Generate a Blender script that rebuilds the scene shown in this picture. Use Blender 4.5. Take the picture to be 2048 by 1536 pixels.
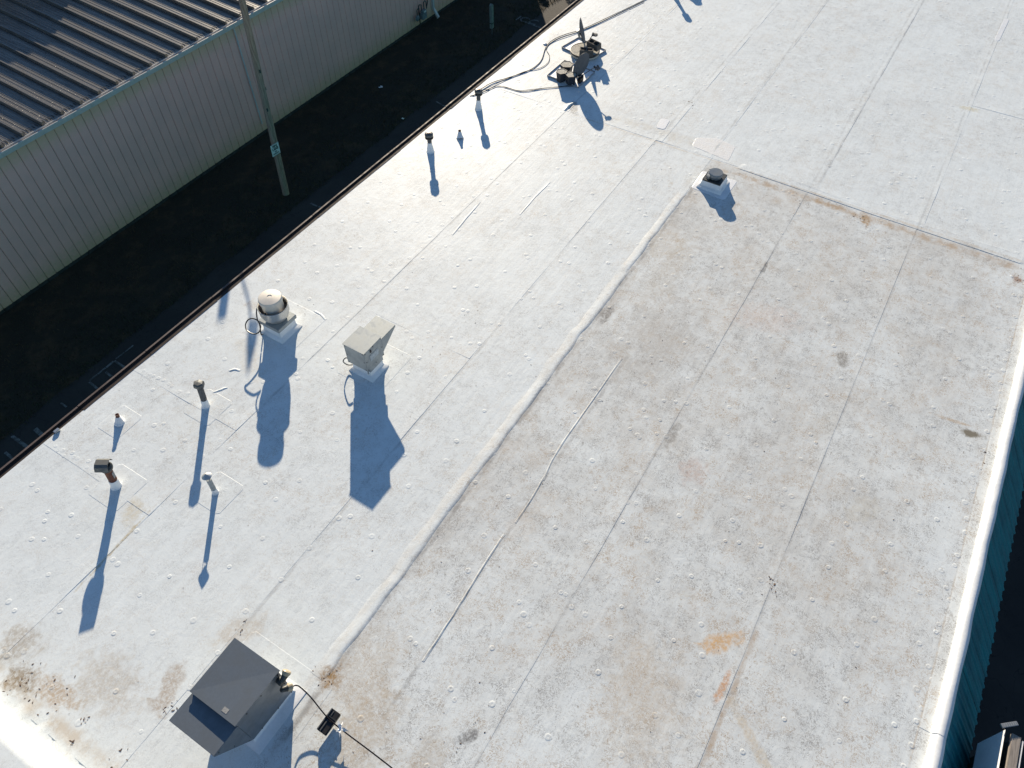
import bpy, bmesh, math, random
from mathutils import Vector, Matrix, noise as mn
R = random.Random(7)
for o in list(bpy.data.objects): bpy.data.objects.remove(o)
sc = bpy.context.scene
COL = sc.collection
rad = math.radians

# ------------------------------------------------------------ camera
H = 10.5                                   # camera height above the roof (z = 0)
FPX = 1445.9
pit, yaw = rad(51.588), rad(31.498)
_hf = Vector((0, -math.sin(pit), math.cos(pit))); _r = Vector((1, 0, 0)); _dn = Vector((0, math.cos(pit), math.sin(pit)))
_a = math.cos(yaw)*_hf + math.sin(yaw)*_r
_b = -(-math.sin(yaw)*_hf + math.cos(yaw)*_r)
_z = -_dn
def c2w(v): return Vector((_a.dot(v), _b.dot(v), _z.dot(v)))
cam = bpy.data.cameras.new('camera'); camo = bpy.data.objects.new('camera', cam); COL.objects.link(camo)
xr, yu, zb = c2w(Vector((1,0,0))), c2w(Vector((0,-1,0))), c2w(Vector((0,0,-1)))
camo.matrix_world = Matrix(((xr.x, yu.x, zb.x, 0), (xr.y, yu.y, zb.y, 0), (xr.z, yu.z, zb.z, H), (0,0,0,1)))
cam.sensor_width = 36; cam.lens = FPX/2048*36; cam.clip_end = 600; cam.clip_start = .1
sc.camera = camo

# ------------------------------------------------------------ sky, sun, exposure
SUN_EL, SUN_AZ = 16.3, 39.1                # azimuth measured from +X towards +Y
w = bpy.data.worlds.new('World'); sc.world = w; w.use_nodes = True
nt = w.node_tree; bg = nt.nodes['Background']
sky = nt.nodes.new('ShaderNodeTexSky'); sky.sky_type = 'NISHITA'; sky.sun_disc = False
sky.sun_elevation = rad(SUN_EL); sky.sun_rotation = rad(90-SUN_AZ); sky.altitude = 200; sky.air_density = 1.0; sky.dust_density = 0; sky.ozone_density = 3.2
nt.links.new(sky.outputs[0], bg.inputs[0]); bg.inputs[1].default_value = .075
sl = bpy.data.lights.new('sun', 'SUN'); sl.energy = 5.0; sl.angle = rad(.53); sl.color = (1, .86, .66)
so = bpy.data.objects.new('sun', sl); COL.objects.link(so)
sd = Vector((math.cos(rad(SUN_EL))*math.cos(rad(SUN_AZ)), math.cos(rad(SUN_EL))*math.sin(rad(SUN_AZ)), math.sin(rad(SUN_EL))))
so.rotation_euler = sd.to_track_quat('Z', 'Y').to_euler(); so.location = (20, 20, 30)
sc.view_settings.view_transform = 'Standard'; sc.view_settings.look = 'None'
sc.view_settings.exposure = .85; sc.view_settings.gamma = 1; sc.view_settings.use_curve_mapping = False
sc.render.engine = 'CYCLES'

TAN = math.tan(rad(SUN_EL)); U = Vector((math.cos(rad(SUN_AZ)), math.sin(rad(SUN_AZ)), 0))
def ray(x, y): return c2w(Vector(((x-1024)/FPX, (y-768)/FPX, 1)))
def P(x, y, z=0):
    d = ray(x, y); t = (z-H)/d.z; return Vector((d.x*t, d.y*t, z))
def onY(x, y, Y):
    d = ray(x, y); t = Y/d.y; return Vector((d.x*t, Y, H+d.z*t))
def onX(x, y, X):
    d = ray(x, y); t = X/d.x; return Vector((X, d.y*t, H+d.z*t))

# ------------------------------------------------------------ materials
def newmat(n):
    m = bpy.data.materials.new(n); m.use_nodes = True
    return m, m.node_tree, m.node_tree.nodes['Principled BSDF']
def nn(t, k, **kw):
    n = t.nodes.new(k)
    for a, v in kw.items(): setattr(n, a, v)
    return n
def math_(t, op, a, b=None, c=None, clamp=False):
    n = nn(t, 'ShaderNodeMath', operation=op, use_clamp=clamp)
    for i, v in enumerate((a, b, c)):
        if v is None: continue
        if isinstance(v, (int, float)): n.inputs[i].default_value = v
        else: t.links.new(v, n.inputs[i])
    return n.outputs[0]
def mapr(t, v, a, b, c=0, d=1, smooth=True):
    n = nn(t, 'ShaderNodeMapRange', interpolation_type='SMOOTHSTEP' if smooth else 'LINEAR'); n.clamp = True
    t.links.new(v, n.inputs[0])
    for i, x in enumerate((a, b, c, d)): n.inputs[i+1].default_value = x
    return n.outputs[0]
def noise_(t, vec, scale, detail=3, rough=.55, dist=0, off=None):
    n = nn(t, 'ShaderNodeTexNoise'); n.inputs['Scale'].default_value = scale; n.inputs['Detail'].default_value = detail
    n.inputs['Roughness'].default_value = rough; n.inputs['Distortion'].default_value = dist
    if off:
        a = nn(t, 'ShaderNodeVectorMath', operation='ADD'); a.inputs[1].default_value = off; t.links.new(vec, a.inputs[0]); vec = a.outputs[0]
    t.links.new(vec, n.inputs['Vector']); return n.outputs[0]
def mixc(t, f, a, b, mode='MIX'):
    n = nn(t, 'ShaderNodeMix', data_type='RGBA', blend_type=mode)
    if isinstance(f, (int, float)): n.inputs[0].default_value = f
    else: t.links.new(f, n.inputs[0])
    for i, v in ((6, a), (7, b)):
        if isinstance(v, tuple): n.inputs[i].default_value = (*v, 1)
        else: t.links.new(v, n.inputs[i])
    return n.outputs[2]
def bump(t, bsdf, h, strength=.3, dist=.01):
    b = nn(t, 'ShaderNodeBump'); b.inputs['Strength'].default_value = strength; b.inputs['Distance'].default_value = dist
    t.links.new(h, b.inputs['Height']); t.links.new(b.outputs[0], bsdf.inputs['Normal'])
def pos(t): return nn(t, 'ShaderNodeNewGeometry').outputs['Position']
def simple(name, col, rough=.6, metal=0, var=.25, scale=8, col2=None, bmp=0, thr=(.4, .65), stretch=None, spec=.5, bscale=None):
    m, t, p = newmat(name)
    v = pos(t)
    if stretch:
        mp = nn(t, 'ShaderNodeMapping'); mp.inputs['Scale'].default_value = stretch; t.links.new(v, mp.inputs[0]); v = mp.outputs[0]
    n1 = noise_(t, v, scale, 5, .6)
    c2 = col2 or tuple(c*(1-var) for c in col)
    c = mixc(t, mapr(t, n1, *thr), col, c2)
    n2 = noise_(t, v, scale*6, 3, .6)
    c = mixc(t, mapr(t, n2, .3, .8, 0, .35), c, tuple(x*.75 for x in col))
    t.links.new(c, p.inputs['Base Color']); p.inputs['Metallic'].default_value = metal
    t.links.new(mapr(t, n1, .3, .7, rough-.08, min(1, rough+.1)), p.inputs['Roughness'])
    p.inputs['Specular IOR Level'].default_value = spec
    if bmp: bump(t, p, noise_(t, v, bscale or scale*8, 4, .6), bmp, .01)
    return m

# stain group: soft ragged ellipse mask around a centre
def stain_group():
    g = bpy.data.node_groups.new('stain_mask', 'ShaderNodeTree')
    for n, s in (('Vector', 'NodeSocketVector'), ('Centre', 'NodeSocketVector'), ('Size', 'NodeSocketVector'), ('Angle', 'NodeSocketFloat'), ('Noise', 'NodeSocketFloat'), ('Ring', 'NodeSocketFloat')):
        g.interface.new_socket(n, in_out='INPUT', socket_type=s)
    g.interface.new_socket('Mask', in_out='OUTPUT', socket_type='NodeSocketFloat')
    gi = g.nodes.new('NodeGroupInput'); go = g.nodes.new('NodeGroupOutput')
    sub = nn(g, 'ShaderNodeVectorMath', operation='SUBTRACT'); g.links.new(gi.outputs[0], sub.inputs[0]); g.links.new(gi.outputs[1], sub.inputs[1])
    vr = nn(g, 'ShaderNodeVectorRotate', rotation_type='Z_AXIS'); g.links.new(sub.outputs[0], vr.inputs['Vector']); g.links.new(gi.outputs[3], vr.inputs['Angle'])
    dv = nn(g, 'ShaderNodeVectorMath', operation='DIVIDE'); g.links.new(vr.outputs[0], dv.inputs[0]); g.links.new(gi.outputs[2], dv.inputs[1])
    ln = nn(g, 'ShaderNodeVectorMath', operation='LENGTH'); g.links.new(dv.outputs[0], ln.inputs[0])
    a = math_(g, 'ADD', ln.outputs['Value'], math_(g, 'MULTIPLY', math_(g, 'SUBTRACT', gi.outputs[4], .5), 1.9))
    m = math_(g, 'SUBTRACT', 1, mapr(g, a, .35, 1.05))
    ringm = math_(g, 'MULTIPLY', m, mapr(g, a, .45, .8, .15, 1))
    mix = nn(g, 'ShaderNodeMix', data_type='FLOAT'); g.links.new(gi.outputs[5], mix.inputs[0]); g.links.new(m, mix.inputs[2]); g.links.new(ringm, mix.inputs[3])
    g.links.new(mix.outputs[0], go.inputs[0]); return g
SG = stain_group()
def stain(t, vec, nz, c, size, ang=0, ring=0):
    n = nn(t, 'ShaderNodeGroup'); n.node_tree = SG
    t.links.new(vec, n.inputs[0]); n.inputs[1].default_value = (c[0], c[1], 0); n.inputs[2].default_value = (size[0], size[1], 50)
    n.inputs[3].default_value = rad(-ang); t.links.new(nz, n.inputs[4]); n.inputs[5].default_value = ring
    return n.outputs[0]

def membrane():
    m, t, p = newmat('white_roof_membrane')
    v = pos(t)
    sx = nn(t, 'ShaderNodeSeparateXYZ'); t.links.new(v, sx.inputs[0]); X, Y = sx.outputs[0], sx.outputs[1]
    flat = nn(t, 'ShaderNodeVectorMath', operation='MULTIPLY'); flat.inputs[1].default_value = (1, 1, 0); t.links.new(v, flat.inputs[0]); f = flat.outputs[0]
    nz = noise_(t, f, 5.5, 5, .62, .6)
    big = noise_(t, f, .42, 4, .6, .4); mid = noise_(t, f, 2.4, 5, .65, .8)
    fine = noise_(t, f, 46, 4, .75)
    # where the dirt has settled, its colour also holding the shade of the unmodelled slope: the low side of the ridge up to the cross seam, less on the two far fields
    low = math_(t, 'MULTIPLY', mapr(t, Y, 3.93, 3.76), mapr(t, X, 15.75, 15.55))
    far = mapr(t, X, 15.6, 17.5)
    nearr = mapr(t, Y, -2.2, -3.4)
    dd = math_(t, 'ADD', mapr(t, big, .25, .62, .30, 1), 0)
    reg = math_(t, 'ADD', .20, math_(t, 'MULTIPLY', low, .62))
    reg = math_(t, 'MULTIPLY', reg, math_(t, 'SUBTRACT', 1, math_(t, 'MULTIPLY', nearr, .5)))
    # cleaner triangle in the near right corner
    clean = mapr(t, math_(t, 'ADD', X, math_(t, 'MULTIPLY', Y, .25)), 5.4, 2.0)
    reg = math_(t, 'MULTIPLY', reg, math_(t, 'SUBTRACT', 1, math_(t, 'MULTIPLY', clean, .5)))
    dens = math_(t, 'MULTIPLY', reg, dd)
    film = math_(t, 'MULTIPLY', mapr(t, mid, .3, .72, .55, 1.0), dens, clamp=True)
    base = mixc(t, mapr(t, mid, .35, .7), (.765, .815, .83), (.738, .785, .797))
    col = mixc(t, math_(t, 'MULTIPLY', film, .78), base, (.49, .475, .445))
    # curly hair-like dirt: contour lines of noise, broken up
    def hairs(scale, wid, off, dist=2.2):
        n = noise_(t, f, scale, 2.5, .55, dist, off)
        return mapr(t, math_(t, 'ABSOLUTE', math_(t, 'SUBTRACT', n, .5)), wid, wid*.25)
    brk = mapr(t, noise_(t, f, 7, 4, .75, 0, (3, 9, 0)), .44, .60)
    brk2 = mapr(t, noise_(t, f, 3.1, 5, .75, 0, (13, 2, 0)), .42, .62)
    hl = math_(t, 'MULTIPLY', hairs(10, .034, (5, 1, 0)), brk)
    h2 = math_(t, 'MULTIPLY', hairs(17, .055, (1, 7, 0), 1.6), brk2)
    hsum = math_(t, 'MAXIMUM', hl, h2)
    hamt = math_(t, 'MULTIPLY', hsum, mapr(t, dens, .02, .36, .30, 1.0))
    hcol = mixc(t, mapr(t, noise_(t, f, 1.3, 3, .6, 0, (4, 4, 0)), .42, .60), (.26, .25, .24), (.40, .30, .20))
    col = mixc(t, math_(t, 'MULTIPLY', hamt, .74), col, hcol)
    spk = mapr(t, fine, .54, .68)
    col = mixc(t, math_(t, 'MULTIPLY', math_(t, 'MULTIPLY', spk, brk2), mapr(t, dens, 0, .5, .2, .55)), col, (.33, .32, .30))
    # sparse dark leaf smudges
    sm = math_(t, 'MULTIPLY', mapr(t, noise_(t, f, 5.2, 6, .8, .5, (21, 3, 0)), .66, .72), mapr(t, fine, .38, .55))
    col = mixc(t, math_(t, 'MULTIPLY', sm, .65), col, (.27, .18, .12))
    # brownish faint tint areas
    col = mixc(t, math_(t, 'MULTIPLY', mapr(t, noise_(t, f, .9, 5, .7, .6, (31, 8, 0)), .55, .72), .13), col, (.58, .50, .42))
    # dirt that lies along the laps
    def line(coord, at, wd, amt, c, lo=None, hi=None, along=None, off=0):
        nonlocal col
        wob = math_(t, 'MULTIPLY', math_(t, 'SUBTRACT', mid, .5), wd*1.6)
        d = math_(t, 'ABSOLUTE', math_(t, 'SUBTRACT', math_(t, 'ADD', coord, wob), at))
        k = math_(t, 'MULTIPLY', mapr(t, d, wd, wd*.15), mapr(t, noise_(t, f, 3.2, 5, .7, 0, (off, off*2, 0)), .34, .64))
        if along is not None: k = math_(t, 'MULTIPLY', k, math_(t, 'MULTIPLY', mapr(t, along, lo, lo+.3), mapr(t, along, hi, hi-.3)))
        col = mixc(t, math_(t, 'MULTIPLY', k, amt), col, c)
    G, B, T = (.24, .235, .23), (.40, .27, .15), (.55, .45, .33)
    line(Y, 3.79, .07, .65, G, 0, 15.5, X, 1); line(Y, 3.98, .10, .22, T, 0, 15.5, X, 2)
    line(Y, 3.72, .22, .3, (.40, .36, .31), 0, 15.5, X, 12)
    line(Y, 2.82, .05, .45, G, 1, 9, X, 3); line(Y, 1.44, .045, .30, G, 0, 30, X, 4); line(Y, 1.30, .05, .4, G, 15.9, 30, X, 14)
    line(Y, -1.06, .04, .26, G, 0, 30, X, 5); line(Y, -1.10, .06, .6, B, 1, 5.2, X, 15); line(Y, 5.33, .04, .3, G, 0, 30, X, 6); line(Y, 7.94, .04, .35, G, 4, 30, X, 7)
    line(X, 15.40, .16, .65, B, -3.3, 3.6, Y, 8); line(X, 15.66, .05, .5, T, -3.4, 7.8, Y, 9); line(X, 16.1, .26, .35, (.50, .43, .31), 3.7, 7.2, Y, 19)
    line(X, -1.10, .16, .55, (.50, .38, .24), 5, 9, Y, 10); line(Y, -3.40, .02, .5, T, 0, 15, X, 11); line(Y, 3.95, .05, .35, G, 15.8, 28, X, 17)
    tex = mapr(t, noise_(t, f, 17, 5, .8, .5, (8, 8, 0)), .36, .60, .25, 1)
    for c, s, a, r, k, cc in [
        ((15.32, .02), (.30, .15), 20, 0, .8, B), ((15.42, .75), (.12, .45), 4, 0, .5, B), ((15.45, 1.12), (.16, .12), 0, 0, .55, B),
        ((4.62, -.72), (.42, .16), -42, 0, .75, (.62, .40, .20)), ((4.05, -.96), (.30, .07), -4, 0, .7, (.55, .30, .15)), ((3.4, -1.8), (1.3, .10), 52, 0, .4, (.56, .45, .30)),
        ((7.85, -1.90), (.42, .24), -30, .6, .65, (.47, .42, .33)), ((10.50, -2.82), (.05, .38), 6, 0, .5, (.48, .34, .20)), ((10.37, -3.10), (.11, .26), 8, 0, .97, (.22, .20, .16)),
        ((5.25, 2.60), (.33, .24), 10, 1, .40, (.60, .52, .42)), ((4.68, 2.72), (.30, .25), 0, .8, .45, (.58, .48, .38)), ((12.2, 3.52), (.55, .42), 0, 1, .55, (.50, .40, .26)),
        ((1.62, 8.22), (.34, .20), 30, .3, .55, (.58, .50, .34)), ((1.10, 7.95), (.85, .035), 4, 0, .65, (.50, .42, .27)), ((1.30, 3.78), (.24, .22), 0, 0, .85, (.34, .22, .11)),
        ((1.6, 3.35), (.9, .55), 10, 0, .34, (.47, .40, .31)), ((.9, 2.9), (.9, .5), 0, 0, .45, (.46, .38, .28)), ((.9, 1.9), (.8, .4), 20, 0, .4, (.44, .38, .30)), ((-.4, 6.4), (.5, .7), 0, 0, .4, (.46, .38, .28)), ((3.3, -.1), (1.3, .7), 20, 0, .35, (.52, .44, .34)), ((9.5, 2.6), (1.6, .9), 5, 0, .4, (.42, .40, .37)), ((11.4, 3.1), (1.2, .5), 0, 0, .4, (.45, .41, .35)), ((-.98, 7.45), (.24, .34), 0, .2, .85, (.28, .20, .11)), ((-.85, 6.9), (.2, .5), 0, 0, .6, (.46, .33, .20)), ((-.7, 7.9), (.4, .4), 0, 0, .5, (.36, .30, .22)),
        ((15.0, -3.2), (.16, .12), 0, 0, .8, (.28, .16, .10)), ((18.9, 10.2), (.85, .22), 4, 0, .75, (.50, .52, .53)), ((15.95, 7.85), (.40, .14), 30, 0, .85, (.30, .30, .29)),
        ((10.9, -.7), (.28, .14), 20, 0, .8, (.30, .29, .27)), ((9.3, -.95), (.30, .20), 0, .7, .5, (.42, .38, .31)), ((9.6, 3.66), (.35, .12), 0, 0, .8, (.25, .24, .23)), ((7.6, 1.35), (.5, .10), 0, 0, .6, (.3, .29, .27)),
        ((12.6, 1.42), (.35, .06), 0, 0, .7, (.2, .2, .2)), ((1.65, 1.70), (.10, .22), 50, 0, .85, (.22, .22, .22)), ((21.4, -1.15), (.16, .3), 10, 0, .5, (.60, .54, .36)),
        ((11.2, .9), (.5, .9), 25, 0, .22, (.55, .38, .30)), ((7.1, .75), (.35, .3), 10, 0, .35, (.50, .34, .27)), ((6.1, 9.9), (.2, .2), 0, 0, .3, B), ((5.0, 8.9), (.8, .25), 60, 0, .25, (.58, .50, .38)),
        ((.0, 5.6), (.5, .2), 20, 0, .5, (.36, .26, .17)), ((-.3, 3.2), (.5, .3), 0, 0, .35, (.40, .30, .2)), ((1.1, 5.3), (.5, .25), -30, 0, .35, (.48, .38, .26)), ((14.2, 4.3), (.12, .06), 0, 1, .7, (.50, .36, .2))]:
        col = mixc(t, math_(t, 'MULTIPLY', stain(t, f, nz, c, s, a, r) if k > .9 else math_(t, 'MULTIPLY', stain(t, f, nz, c, s, a, r), tex), min(1, k*1.3)), col, cc)
    t.links.new(col, p.inputs['Base Color'])
    t.links.new(mapr(t, film, 0, .8, .54, .70), p.inputs['Roughness'])
    p.inputs['Specular IOR Level'].default_value = .15
    # weave, wrinkles and cockles
    hh = math_(t, 'ADD', math_(t, 'MULTIPLY', noise_(t, f, 30, 4, .7), .35), math_(t, 'MULTIPLY', noise_(t, f, 6, 4, .6, 1.0, (2, 2, 0)), 1.3))
    st = nn(t, 'ShaderNodeMapping'); st.inputs['Scale'].default_value = (.35, 5, 1); t.links.new(f, st.inputs[0])
    hh = math_(t, 'ADD', hh, math_(t, 'MULTIPLY', noise_(t, st.outputs[0], 2.0, 3, .5), 1.1))
    bump(t, p, hh, .19, .012)
    return m
MEM = membrane()
MEM2 = simple('parapet_membrane', (.765, .785, .80), .42, var=.05, scale=3, bmp=.22, bscale=16)
MWHITE = simple('clean_white_flashing', (.83, .84, .85), .45, var=.06, scale=5, bmp=.15, bscale=25)
MCOAT = simple('white_brushed_coating', (.80, .80, .79), .5, var=.12, scale=6, bmp=.4, bscale=28)
MGALV = simple('galvanised_sheet', (.33, .36, .37), .45, .35, var=.14, scale=7, bmp=.04)
MCAP = simple('grey_cap_metal', (.115, .12, .12), .5, .3, var=.25, scale=18)
MTOP = simple('matt_spun_top', (.60, .57, .52), .55, .3, var=.06, scale=5)
MALU = simple('spun_aluminium', (.62, .61, .58), .36, .75, var=.10, scale=4)
MDARK = simple('dark_weathered_metal', (.055, .06, .062), .45, .4, var=.4, scale=20)
MGREYP = simple('grey_plastic_pipe', (.085, .09, .095), .6, var=.25, scale=20)
MRUST = simple('rusty_brown_pipe', (.10, .030, .018), .7, col2=(.20, .075, .035), scale=22, thr=(.45, .65))
MPEEL = simple('peeled_pale_paint', (.33, .33, .32), .7, scale=30)
MHOOD = simple('grey_painted_hood', (.17, .195, .22), .36, .3, var=.18, scale=5, bmp=.06, bscale=120)
MDISH = simple('dark_grey_dish', (.085, .095, .11), .55, var=.1, scale=5)
MRAIL = simple('pale_angle_iron', (.34, .35, .37), .5, .3, scale=10)
MBLACK = simple('black_plastic', (.012, .012, .013), .4, scale=10)
MCABLE = simple('black_cable_jacket', (.012, .011, .016), .9, scale=10, spec=.1)
MCONC = simple('concrete_fill', (.52, .49, .42), .9, var=.2, scale=25, bmp=.4)
MCMU = simple('dark_concrete_block', (.11, .10, .088), .95, var=.35, scale=30, bmp=.6)
MBUCK = simple('dark_blue_bucket', (.018, .022, .032), .55, scale=12)
MBEIGE = simple('beige_lamp_glass', (.46, .38, .26), .4, scale=12)
MWOOD = simple('weathered_pole_wood', (.40, .29, .22), .85, col2=(.22, .15, .11), scale=3, stretch=(14, 14, .8), bmp=.7, bscale=14)
MBOARD = simple('grey_weathered_board', (.33, .29, .25), .8, col2=(.21, .18, .16), scale=4, stretch=(1.2, 16, 16), bmp=.4)
MSIGN = simple('white_sign_face', (.72, .75, .75), .4, var=.05, scale=9)
MINK = simple('black_sign_paint', (.012, .02, .02), .5)
MTRIM = simple('brown_edge_metal', (.060, .046, .040), .75, 0, spec=.15, var=.4, scale=6, stretch=(1, 6, 6))
MTRIMR = simple('reddish_trim_rim', (.09, .062, .058), .7, 0, var=.3, scale=6)
MTEAL = simple('teal_painted_steel', (.016, .205, .235), .45, .0, col2=(.010, .13, .16), scale=1.4, stretch=(3, 1, 1))
MGUT = simple('white_gutter_metal', (.60, .58, .55), .45, var=.12, scale=4)
MGUTI = simple('rust_brown_gutter_floor', (.10, .075, .055), .85, var=.4, scale=10)
def wallmat():
    m, t, p = newmat('beige_wall_steel'); v = pos(t)
    s = nn(t, 'ShaderNodeSeparateXYZ'); t.links.new(v, s.inputs[0])
    n = noise_(t, v, 1.2, 5, .6); n2 = noise_(t, v, 9, 4, .7)
    c = mixc(t, mapr(t, n, .35, .65), (.92, .50, .42), (.84, .47, .40))
    alg = math_(t, 'MULTIPLY', mapr(t, math_(t, 'ADD', s.outputs[2], math_(t, 'MULTIPLY', n2, .9)), -3.2, -4.3), .75)
    c = mixc(t, alg, c, (.46, .36, .17))
    topg = math_(t, 'MULTIPLY', mapr(t, math_(t, 'ADD', s.outputs[2], math_(t, 'MULTIPLY', n2, .5)), -1.0, -.55), .55)
    c = mixc(t, topg, c, (.52, .42, .22))
    t.links.new(c, p.inputs['Base Color']); p.inputs['Roughness'].default_value = .5
    return m
MWALL = wallmat()
MGROOVE = simple('dark_seam_backing', (.42, .36, .29), .8)  # backing behind the wall panels, darker than they are
def metroof():
    m, t, p = newmat('aged_galvanised_roofing'); v = pos(t)
    mp = nn(t, 'ShaderNodeMapping'); mp.inputs['Scale'].default_value = (6, .5, 1); t.links.new(v, mp.inputs[0])
    n = noise_(t, mp.outputs[0], 2.2, 6, .7); n2 = noise_(t, v, 14, 5, .7)
    c = mixc(t, mapr(t, n, .35, .7), (.165, .155, .138), (.085, .077, .068))
    c = mixc(t, mapr(t, n2, .45, .75, 0, .4), c, (.20, .185, .165))
    t.links.new(c, p.inputs['Base Color']); p.inputs['Metallic'].default_value = .2; p.inputs['Specular IOR Level'].default_value = .5
    t.links.new(mapr(t, n, .3, .7, .29, .42), p.inputs['Roughness'])
    bump(t, p, n2, .12, .01)
    return m
MROOF = metroof()
def asphalt():
    m, t, p = newmat('dark_asphalt'); v = pos(t)
    n = noise_(t, v, .5, 6, .65, .5); n2 = noise_(t, v, 60, 3, .7)
    c = mixc(t, mapr(t, n, .35, .65), (.021, .018, .017), (.034, .030, .027))
    c = mixc(t, mapr(t, n2, .55, .75, 0, .5), c, (.055, .05, .046))
    cr = noise_(t, v, .9, 3, .5, 1.5, (7, 7, 0))
    c = mixc(t, mapr(t, math_(t, 'ABSOLUTE', math_(t, 'SUBTRACT', cr, .5)), .006, .002, 0, .8), c, (.008, .008, .008))
    t.links.new(c, p.inputs['Base Color']); p.inputs['Roughness'].default_value = .9; bump(t, p, n2, .4, .01)
    return m
MASPH = asphalt()
MSOIL = simple('dark_soil_turf', (.018, .015, .007), .95, col2=(.060, .038, .018), scale=1.6, thr=(.45, .7), bmp=.4)
MGRASS = simple('grass_blades', (.026, .026, .009), .8, col2=(.09, .058, .027), scale=.9, thr=(.5, .68))
MPAINT = simple('worn_white_road_paint', (.16, .16, .155), .8, col2=(.05, .048, .045), scale=9, thr=(.40, .62))
MLEAF = simple('dry_brown_leaf', (.17, .095, .055), .8, col2=(.06, .045, .04), scale=4)
MGREEN = simple('shrub_leaf', (.035, .065, .02), .6, col2=(.06, .09, .025), scale=3)
MPLASTIC = simple('white_plastic_strip', (.75, .77, .8), .35, scale=20)
MCOPPER = simple('copper_brown_pipe', (.16, .075, .055), .45, .3, scale=20)
MSTONE = simple('dark_foundation', (.045, .045, .042), .9, var=.4, scale=5, bmp=.5)

# ------------------------------------------------------------ mesh helpers
def me_from(name, verts, faces, mat, smooth=False, mats=None, idx=None):
    me = bpy.data.meshes.new(name); me.from_pydata([tuple(v) for v in verts], [], faces)
    if mat: me.materials.append(mat)
    if smooth: me.polygons.foreach_set('use_smooth', [True]*len(me.polygons))
    me.update(); return me
def link(name, me, parent=None, loc=(0,0,0), rot=None, label=None, kind=None):
    o = bpy.data.objects.new(name, me); COL.objects.link(o)
    if parent is not None: o.parent = parent
    o.location = loc
    if rot is not None: o.rotation_euler = rot
    if label: o['label'] = label
    if kind: o['kind'] = kind
    return o
def thing(name, label, cat, loc=(0,0,0), rotz=0, group=None):
    o = bpy.data.objects.new(name, None); COL.objects.link(o); o.empty_display_size = .2
    o.location = loc; o.rotation_euler = (0, 0, rotz); o['label'] = label; o['category'] = cat
    if group: o['group'] = group
    return o
def tag(o, label, cat, group=None):
    o['label'] = label; o['category'] = cat
    if group: o['group'] = group
    return o
class MB:
    def __init__(s): s.v = []; s.f = []
    def add(s, vs, fs):
        b = len(s.v); s.v += [Vector(v) for v in vs]; s.f += [tuple(i+b for i in f) for f in fs]; return s
    def box(s, x0, x1, y0, y1, z0, z1, M=None):
        vs = [Vector((x, y, z)) for z in (z0, z1) for x, y in ((x0,y0),(x1,y0),(x1,y1),(x0,y1))]
        if M: vs = [M @ v for v in vs]
        return s.add(vs, [(0,3,2,1),(4,5,6,7),(0,1,5,4),(1,2,6,5),(2,3,7,6),(3,0,4,7)])
    def lathe(s, prof, n=24, M=None, cap0=True, cap1=True, jit=0):
        vs = []; fs = []
        for r, z in prof:
            for k in range(n):
                a = 2*math.pi*k/n; vs.append(Vector((r*math.cos(a), r*math.sin(a), z)))
        for i in range(len(prof)-1):
            for k in range(n):
                k2 = (k+1) % n; fs.append((i*n+k, i*n+k2, (i+1)*n+k2, (i+1)*n+k))
        if cap0: fs.append(tuple(reversed(range(n))))
        if cap1: fs.append(tuple(range((len(prof)-1)*n, len(prof)*n)))
        if M: vs = [M @ v for v in vs]
        return s.add(vs, fs)
    def tube(s, pts, r, n=8, taper=None):
        pts = [Vector(p) for p in pts]; rings = []
        up = Vector((0, 0, 1))
        for i, p in enumerate(pts):
            d = (pts[min(i+1, len(pts)-1)] - pts[max(i-1, 0)]).normalized()
            a = d.cross(up)
            if a.length < .05: a = d.cross(Vector((0, 1, 0)))
            a.normalize(); b = d.cross(a); rr = r if not taper else r*taper[i]
            rings.append([p + a*rr*math.cos(2*math.pi*k/n) + b*rr*math.sin(2*math.pi*k/n) for k in range(n)])
        vs = [v for q in rings for v in q]; fs = []
        for i in range(len(pts)-1):
            for k in range(n): fs.append((i*n+k, (i+1)*n+k, (i+1)*n+(k+1)%n, i*n+(k+1)%n))
        fs.append(tuple(range(n))); fs.append(tuple(reversed(range((len(pts)-1)*n, len(pts)*n))))
        return s.add(vs, fs)
    def prism(s, poly, y0, y1, M=None):          # poly in (x, z), extruded along y
        n = len(poly); vs = [Vector((x, y0, z)) for x, z in poly] + [Vector((x, y1, z)) for x, z in poly]
        if M: vs = [M @ v for v in vs]
        return s.add(vs, [tuple(range(n)), tuple(reversed(range(n, 2*n)))] + [(i, i+n, (i+1)%n+n, (i+1)%n) for i in range(n)])
    def mesh(s, name, mat, smooth=False, bevel=0, auto=None):
        me = me_from(name, s.v, s.f, mat, False)
        bm = bmesh.new(); bm.from_mesh(me)
        bmesh.ops.recalc_face_normals(bm, faces=bm.faces)
        if bevel:
            es = [e for e in bm.edges if len(e.link_faces) == 2 and e.calc_face_angle(0) > .5]
            bmesh.ops.bevel(bm, geom=es, offset=bevel, segments=2, affect='EDGES', clamp_overlap=True)
        if smooth:
            for f in bm.faces: f.smooth = len(f.verts) <= 4
            ang = auto or .6
            for e in bm.edges:
                if len(e.link_faces) == 2 and e.calc_face_angle(0) > ang: e.smooth = False
        bm.to_mesh(me); bm.free(); me.update(); return me
    def obj(s, name, mat, parent=None, smooth=False, bevel=0, label=None, kind=None, loc=(0,0,0), auto=None):
        return link(name, s.mesh(name, mat, smooth, bevel, auto), parent, loc, label=label, kind=kind)
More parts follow.
